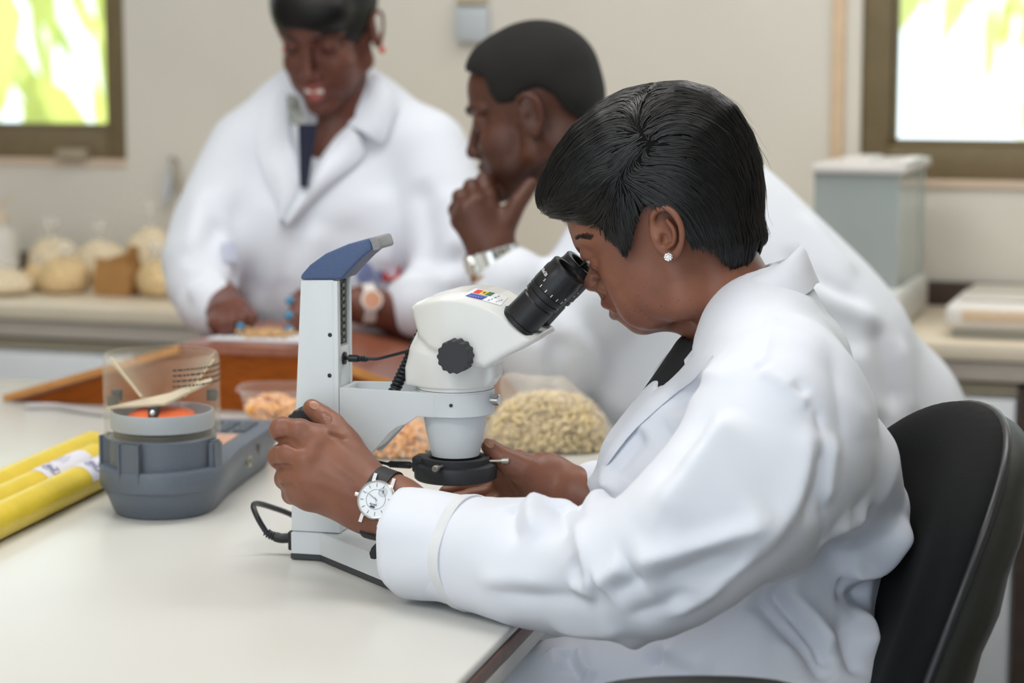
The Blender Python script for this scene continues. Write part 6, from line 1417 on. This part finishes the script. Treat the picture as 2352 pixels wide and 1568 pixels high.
c2.cone(at(790, 120, Y2-.02), at(722, 330, Y2-.045), .040, .040, .01, 's'); c2.cone(at(742, 300, Y2-.045), at(698, 428, Y2-.060), .050, .014, .006, 's')
cV, cF = c2.net(.005, relax=2); cN = normals(cV, cF)
cV = folds(cV, cN, c2, (([(690, 470), (672, 560), (650, 700)], -.008, .02), ([(620, 420), (640, 560), (660, 700)], .008, .03), ([(540, 420), (560, 560), (580, 720)], -.012, .025), ([(470, 420), (450, 540), (440, 640)], .010, .022), ([(520, 500), (470, 560), (420, 620)], -.009, .02), ([(430, 690), (470, 660), (520, 640)], .010, .016), ([(560, 600), (545, 660), (560, 720)], -.012, .016),
                  ([(860, 420), (880, 560), (870, 640)], .008, .03), ([(960, 400), (980, 520), (990, 620)], -.010, .022), ([(1040, 420), (1050, 540), (1040, 600)], .009, .02), ([(960, 580), (1010, 600), (1080, 590)], -.009, .016), ([(900, 660), (980, 640), (1070, 650)], .008, .016), ([(800, 480), (790, 600), (770, 720)], -.006, .03), ([(730, 500), (715, 600), (700, 720)], .006, .02)))
c2o = link('lab_coat', np_mesh('lab_coat', cV, cF), M_coat2, w2o, True); c2o['label'] = 'white lab coat with wide lapels and printed emblems'
drape('collar', [(850, 178), (846, 230), (800, 292)], [(908, 245), (888, 318), (868, 332)], .008, c2, M_coat2, c2o, bulge=.012, th=.003)
drape('lapel', [(805, 288), (770, 330), (697, 436), (660, 505)], [(835, 345), (820, 372), (740, 440), (664, 520)], .006, c2, M_coat2, c2o, bulge=.010, th=.003)
drape('lapel', [(660, 215), (664, 300), (680, 380), (694, 438), (655, 500)], [(600, 270), (590, 345), (610, 400), (632, 450), (650, 512)], .006, c2, M_coat2, c2o, bulge=.010, th=.003)
# navy shirt with a patterned collar in the opening
b = MB(); G_ = [[at(688+t*4, 285+t*145, Y2-.040-.016*t), at(704+t*0, 285+t*145, Y2-.052-.016*t), at(728-t*26, 285+t*145, Y2-.044-.016*t)] for t in np.linspace(0, 1, 8)]; b.grid(G_, .003); b.build('shirt', mat('shirt_navy', '1c2038', .8), w2o, 60, 'navy shirt placket')
b = MB(); G_ = [[at(662+10*t, 220+66*t, Y2-.034), at(672+12*t, 216+70*t, Y2-.050), at(684+12*t, 230+58*t, Y2-.040)] for t in np.linspace(0, 1, 6)]; b.grid(G_, .003); b.build('shirt_collar', mat('shirt_check', 'a9aea6', .8, var=.6, vscale=90, vcol='3a4240'), w2o, 60, 'grey and white patterned shirt collar')
# printed emblems on the coat pocket
def decal(name, quad, sdf, m, parent, lift=.0015, n=4, label=None):
    q = [np.array(p, float) for p in quad]; uv = [tuple((q[0]*(1-i/n)+q[1]*i/n)*(1-j/n)+(q[3]*(1-i/n)+q[2]*i/n)*j/n) for i in range(n+1) for j in range(n+1)]
    b = MB(); b.grid(sdf.px(uv, lift).reshape(n+1, n+1, 3)); return b.build(name, m, parent, 60, label)
M_eb = mat('emblem_blue', '6a79b0', .7); M_er = mat('emblem_red', 'cc4444', .7)
rs = np.random.RandomState(2)
b = MB(); cells = []
for i in range(9):
    for j in range(8):
        x, y = 818+i*6.7, 600+j*7.2; r = math.hypot((x-846)/30, (y-626)/30)
        if r < 1 and (r > .62 or (abs(y-626) < 12 and rs.rand() < .65)): cells.append((x, y))
P = c2.px([(x+dx, y+dy) for x, y in cells for dx, dy in ((0, 0), (5.6, 0), (5.6, 5.8), (0, 5.8))], .002).reshape(-1, 4, 3)
for q in P: b.grid([[q[0], q[1]], [q[3], q[2]]])
b.build('emblem', M_eb, c2o, 0, 'round blue printed emblem')
decal('emblem', [(880, 604), (921, 602), (918, 644), (877, 646)], c2, M_er, c2o, .002, 4, 'red square printed emblem with a white cross')
decal('emblem_cross', [(888, 620), (910, 619), (909, 631), (887, 632)], c2, M_coat2, c2o, .0032, 2); decal('emblem_cross', [(894, 612), (905, 611), (903, 638), (892, 639)], c2, M_coat2, c2o, .0032, 2)
decal('emblem', [(505, 560), (540, 556), (545, 600), (512, 604)], c2, mat('emblem_pale', 'c4c9dc', .7), c2o, .002, 3, 'faint blue print on the sleeve side')
# her watch
wq = at(853, 690, 3.268); e = empty('wrist_watch', tuple(wq), 'white watch with a rose dial on the standing person\'s wrist', 'watch')
wa = unit(at(780, 700, 3.29)-wr); n_ = unit(-ray(853, 690)+np.array((0, 0, .15))); n_ = unit(n_-wa*(n_@wa)); b = MB(); b.lathe([(.014, -.002), (.0165, .0), (.0165, .006), (.0145, .008)], wq, n_, n=32); b.build('case', mat('watch_white', 'dcd8d4', .3), e)
b = MB(); b.lathe([(.0132, .0082), (.0, .0084)], wq, n_, n=28, cap=False); b.build('dial', mat('dial_rose', 'd99f82', .3, .3), e, 0)
b = MB(); m1 = np.cross(wa, n_); cw = wr+(wq-n_*.03-wr)*.75; b.grid([[cw+n_*.029*math.cos(t)+m1*.031*math.sin(t)+wa*w for w in (-.009, .009)] for t in np.linspace(.4, 5.88, 30)], .003); b.build('strap', mat('strap_white', 'd2ccc8', .4), e, 60)
# a pen in her hand
p0, p1 = at(575, 722, 3.225), at(520, 776, 3.17)
# ---- leaning person
Y3 = 3.08; o3 = at(1222, 252, Y3); ax3 = head_axes((-.96, .20), math.radians(15)); m3, L3 = head_sdf(o3, ax3, False, jaw=1.1)
m3.cone(L3(-.035, 0, -.05), at(1400, 420, Y3+.02), .056, .062, .018)
m3V, m3F = m3.net(.0024, relax=2)
a3 = Sdf(); wr3 = at(1130, 575, Y3-.09)
a3.cone(at(1170, 700, Y3-.10), wr3, .034, .029, .01)
MC = [at(1122, 452, Y3-.075), at(1094, 464, Y3-.092), at(1070, 484, Y3-.095), at(1056, 508, Y3-.088)]
a3.cone(wr3, at(1105, 510, Y3-.085), .029, .028, .02, flat=(ray(1100, 500), .7))
hand_sdf(a3, wr3, MC, [[at(1112, 412, Y3-.055), at(1135, 418, Y3-.02), at(1150, 440, Y3-.02)], [at(1082, 428, Y3-.068), at(1100, 432, Y3-.03), at(1125, 455, Y3-.03)], [at(1056, 452, Y3-.072), at(1078, 458, Y3-.035), at(1105, 480, Y3-.035)], [at(1047, 482, Y3-.07), at(1068, 490, Y3-.04), at(1095, 505, Y3-.04)]],
  [(wr3, .02), (at(1158, 520, Y3-.085), .017), (at(1188, 468, Y3-.085), .013), (at(1220, 424, Y3-.075), .0105)], .027, .0105, .005)
aV, aF = a3.net(.0024, relax=2)
tr = Sdf(); MF3 = Frame(np.array((at(1600, 700, Y3+.06)[0], Y3+.06, 0)), SA); tr.cone(at(1430, 420, Y3+.04), at(1950, 930, Y3+.06), .10, .13, .03)
hp = at(1980, 960, Y3+.08)
for g in (-1, 1): tr.chain([(hp+np.array((0, .09*g, 0)), .09), (np.array((hp[0]-.02, hp[1]+.07*g, .45)), .055), (np.array((hp[0]+.0, hp[1]+.08*g, .08)), .040), (np.array((hp[0]-.10, hp[1]+.055*g, .04)), .028)], .02)
tV, tF = tr.net(.01)
VS = np.concatenate([m3V, aV, tV]); FS = np.concatenate([m3F, aF+len(m3V), tF+len(m3V)+len(aV)]); me = np_mesh('person', VS, FS)
bd = 1.2*blob(VS, L3(.078, 0, -.100), (.026, .03, .020))+.8*blob(VS, L3(.092, 0, -.054), (.012, .022, .006))+.5*blob(VS, L3(.03, .05, -.085), (.04, .03, .02)); bd[len(m3V):] = 0
set_attr(me, 'tone', np.clip(bd, 0, 1)); set_attr(me, 'spots', np.zeros(len(VS)))
m3o = tag(link('person', me, M_skin3, None, True), 'leaning person in a white lab coat with chin resting on one fist', 'person')
for g in (1, -1):
    b = MB(); b.ball(L3(.0675, g*.031, .0), .0117, 2); b.build('eyeball', M_eyew, m3o, 60)
    b = MB(); b.tube([L3(.080, g*.022, -.004), L3(.0805, g*.031, -.005), L3(.072, g*.043, -.003)], .0013, 6, smooth=4); b.build('eyelashes', M_lash, m3o)
    b = MB(); b.tube([L3(.086, g*.010, .016), L3(.084, g*.028, .024), L3(.066, g*.048, .020)], [.003, .003, .0015], 6, smooth=4); b.build('eyebrow', M_lash, m3o)
HF = Fr3(o3, -unit((ax3[0][0], ax3[0][1], 0)), -ax3[1], ZU)
def h3(u, v, off=.04): P = on_plane(u, v, o3+ax3[1]*off, ax3[1]); q = HF.l(P); return (q[0], q[2])
reg = [(1062, 165), (1090, 168), (1122, 178), (1132, 215), (1150, 238), (1180, 236), (1205, 225), (1222, 205), (1250, 200), (1280, 218), (1300, 250), (1335, 275), (1400, 260), (1400, 0), (1040, 0), (1040, 140)]
hs = Sdf(); hs.ell(L3(-.013, 0, .038), (.0955, .0785, .0850), ax3, 0); hs.ell(L3(.030, 0, .055), (.052, .066, .056), ax3, .012); hs.ell(L3(-.055, 0, .005), (.052, .066, .055), ax3, .012)
hs.prism(HF, [h3(*p) for p in reg], .2, .001, .006, 'i'); hs.ops[-1] = (hs.ops[-1][0], np.array((-1e3,)*3), np.array((1e3,)*3), .006, 'i')
V, F = hs.net(.0026, relax=2); link('hair', np_mesh('hair', V, F), mat('hair_crop', '131110', .8, bump=1.0, bscale=700), m3o, True)
# his coat
c3 = Sdf(); pl_ = [(1352, 262), (1372, 235), (1430, 238), (1560, 280), (1680, 335), (1760, 388), (1900, 520), (2020, 640), (2092, 745), (2130, 900), (2142, 1060), (2140, 1300), (1750, 1300), (1560, 1120), (1390, 1000), (1300, 930), (1240, 880), (1250, 760), (1300, 560), (1340, 400)]
pl_ = [MF3.xz(u, v, 0) for u, v in pl_]; pl_ = [(p[0], p[2]) for p in catmull([np.array((a, 0, c)) for a, c in pl_], 3)]
c3.inflate(MF3, pl_, .175, .13)
c3.chain(smooth_chain([(at(1500, 470, Y3-.02), .085), (at(1400, 620, Y3-.06), .082), (at(1265, 800, Y3-.08), .070)], 3), .03)
c3.chain([(at(1265, 800, Y3-.08), .062), (at(1215, 740, Y3-.09), .060), (at(1172, 650, Y3-.095), .052)], .03)
c3.chain([(at(1960, 1000, Y3+.08), .17), (np.array((hp[0], hp[1], .45)), .17)], .03)
c3.cone(L3(-.03, 0, -.04), at(1380, 380, Y3+.0), .058, .060, .01, 's')
cV, cF = c3.net(.005, relax=2); cN = normals(cV, cF)
cV = folds(cV, cN, c3, (([(1290, 760), (1275, 830), (1290, 900)], -.012, .016), ([(1250, 700), (1330, 780), (1390, 880), (1400, 960)], .010, .022), ([(1330, 700), (1400, 820), (1430, 950)], -.010, .022), ([(1800, 560), (1880, 640), (2000, 700)], -.008, .016), ([(1780, 620), (1900, 690), (2040, 760)], .010, .02), ([(1840, 480), (1920, 580), (1980, 640)], .006, .02), ([(2000, 720), (2040, 850), (2060, 960)], -.009, .02), ([(2060, 760), (2090, 880), (2100, 980)], .006, .016), ([(1960, 780), (1990, 900), (2030, 980)], .008, .018), ([(1200, 640), (1230, 720), (1220, 800)], -.007, .014)))
c3o = link('lab_coat', np_mesh('lab_coat', cV, cF), M_coat2, m3o, True); c3o['label'] = 'white lab coat on the leaning person'
G_ = []
for t in np.linspace(0, 1, 12):
    th = math.radians(-150+t*240); c = at(1372, 300, Y3+.03); d = np.array((math.cos(th), math.sin(th), 0)); G_.append([c+d*.070+np.array((.02*math.cos(th), 0, -.02)), c+d*.068+np.array((.012*math.cos(th), 0, .026+.010*math.cos(th))), c+d*.075+np.array((.018*math.cos(th), 0, .018)), c+d*.088+np.array((.022*math.cos(th), 0, -.020))])
b = MB(); b.grid(G_, .002); b.build('collar', M_coat2, c3o, 80)
cuff('cuff', at(1150, 625, Y3-.095), at(1185, 690, Y3-.095), .047, .052, .042, .048, 0, M_coat2, c3o)
# silver watch and gold band on his wrist
wa = unit(at(1170, 700, Y3-.10)-wr3); bs = wr3+wa*.012; e = empty('wrist_watch', tuple(bs), 'chunky silver bracelet watch on the leaning person\'s wrist', 'watch'); m1 = unit(np.cross(wa, ray(1130, 600))); m2 = np.cross(wa, m1)
M_sil = mat('silver', 'e2e2de', .22, 1.0)
for i in range(22):
    th = 2*math.pi*i/22; d = m1*math.cos(th)+m2*math.sin(th); tg = -m1*math.sin(th)+m2*math.cos(th); c = bs+d*.0345; t = bmesh.new(); bmesh.ops.create_cube(t, size=1)
    for v in t.verts: q = v.co.copy(); v.co = Vector(c+tg*q[0]*.0088+wa*q[1]*.021+d*q[2]*.004)
    bmesh.ops.bevel(t, geom=t.edges[:], offset=.0012, segments=1, affect='EDGES'); b = MB(); b.merge(t); b.build('link', M_sil, e)
d = unit(-ray(1130, 600)*.25+np.array((-.9, 0, -.2))); d = unit(d-wa*(d@wa)); b = MB(); b.lathe([(.016, 0), (.0175, .001), (.0175, .006), (.015, .008)], bs+d*.033, d, n=32); b.build('case', M_sil, e)
b = MB(); b.lathe([(.0145, .0082), (.0, .0084)], bs+d*.033, d, n=28, cap=False); b.build('dial', mat('dial_silver', 'd0d0cc', .3), e, 0)
b2c = bs+wa*.020; b = MB(); b.tube([b2c+(m1*math.cos(t)+m2*math.sin(t))*.0385 for t in np.linspace(0, 2*math.pi, 40)], .0030, 8); tag(b.build('bracelet', mat('gold_band', 'c8922e', .3, .9)), 'thin gold bracelet below the silver watch on the leaning person', 'bracelet')
# trousers and shoes below the coats
M_trs = mat('trousers_dark', '2a2c33', .85); M_shoe = mat('shoe_black', '141416', .4)
def legs(person, pts, r0, col, shoe_dir):
    s_ = Sdf()
    for ch in pts: s_.chain(ch, .02)
    V, F = s_.net(.008, relax=1); link('trousers', np_mesh('trousers', V, F), col, person, True)
    for ch in pts:
        e_ = ch[-1][0]; sh = Sdf(); sh.cone(np.array((e_[0], e_[1], .042)), np.array((e_[0], e_[1], .038))+np.asarray(shoe_dir)*.15, .045, .040, .01); sh.half((0, 0, .004), (0, 0, -1), .004)
        V, F = sh.net(.005); link('shoe', np_mesh('shoe', V, F), M_shoe, person, True)
legs(m3o, [[(np.array((hp[0]-.02, hp[1]+.07*g, .52)), .072), (np.array((hp[0]-.02, hp[1]+.07*g, .42)), .072), (np.array((hp[0]+.0, hp[1]+.08*g, .06)), .060)] for g in (-1, 1)], .1, M_trs, FD)
q0 = at(775, 900, Y2+.12)
legs(w2o, [[(np.array((q0[0]+.07*g, Y2+.12, .60)), .10), (np.array((q0[0]+.07*g, Y2+.12, .40)), .074), (np.array((q0[0]+.07*g, Y2+.13, .06)), .058)] for g in (-1, 1)], .1, M_trs, np.array((-.2, -.97, 0)))
legs(woman, [[(mp(1330, 1665, g*.105), .072), (mp(1225, 1665, g*.105), .070), (mp(1250, 2250, g*.10), .055), (np.array((*mp(1250, 2300, g*.10)[:2], .06)), .052)] for g in (-1, 1)], .1, M_trs, FD)
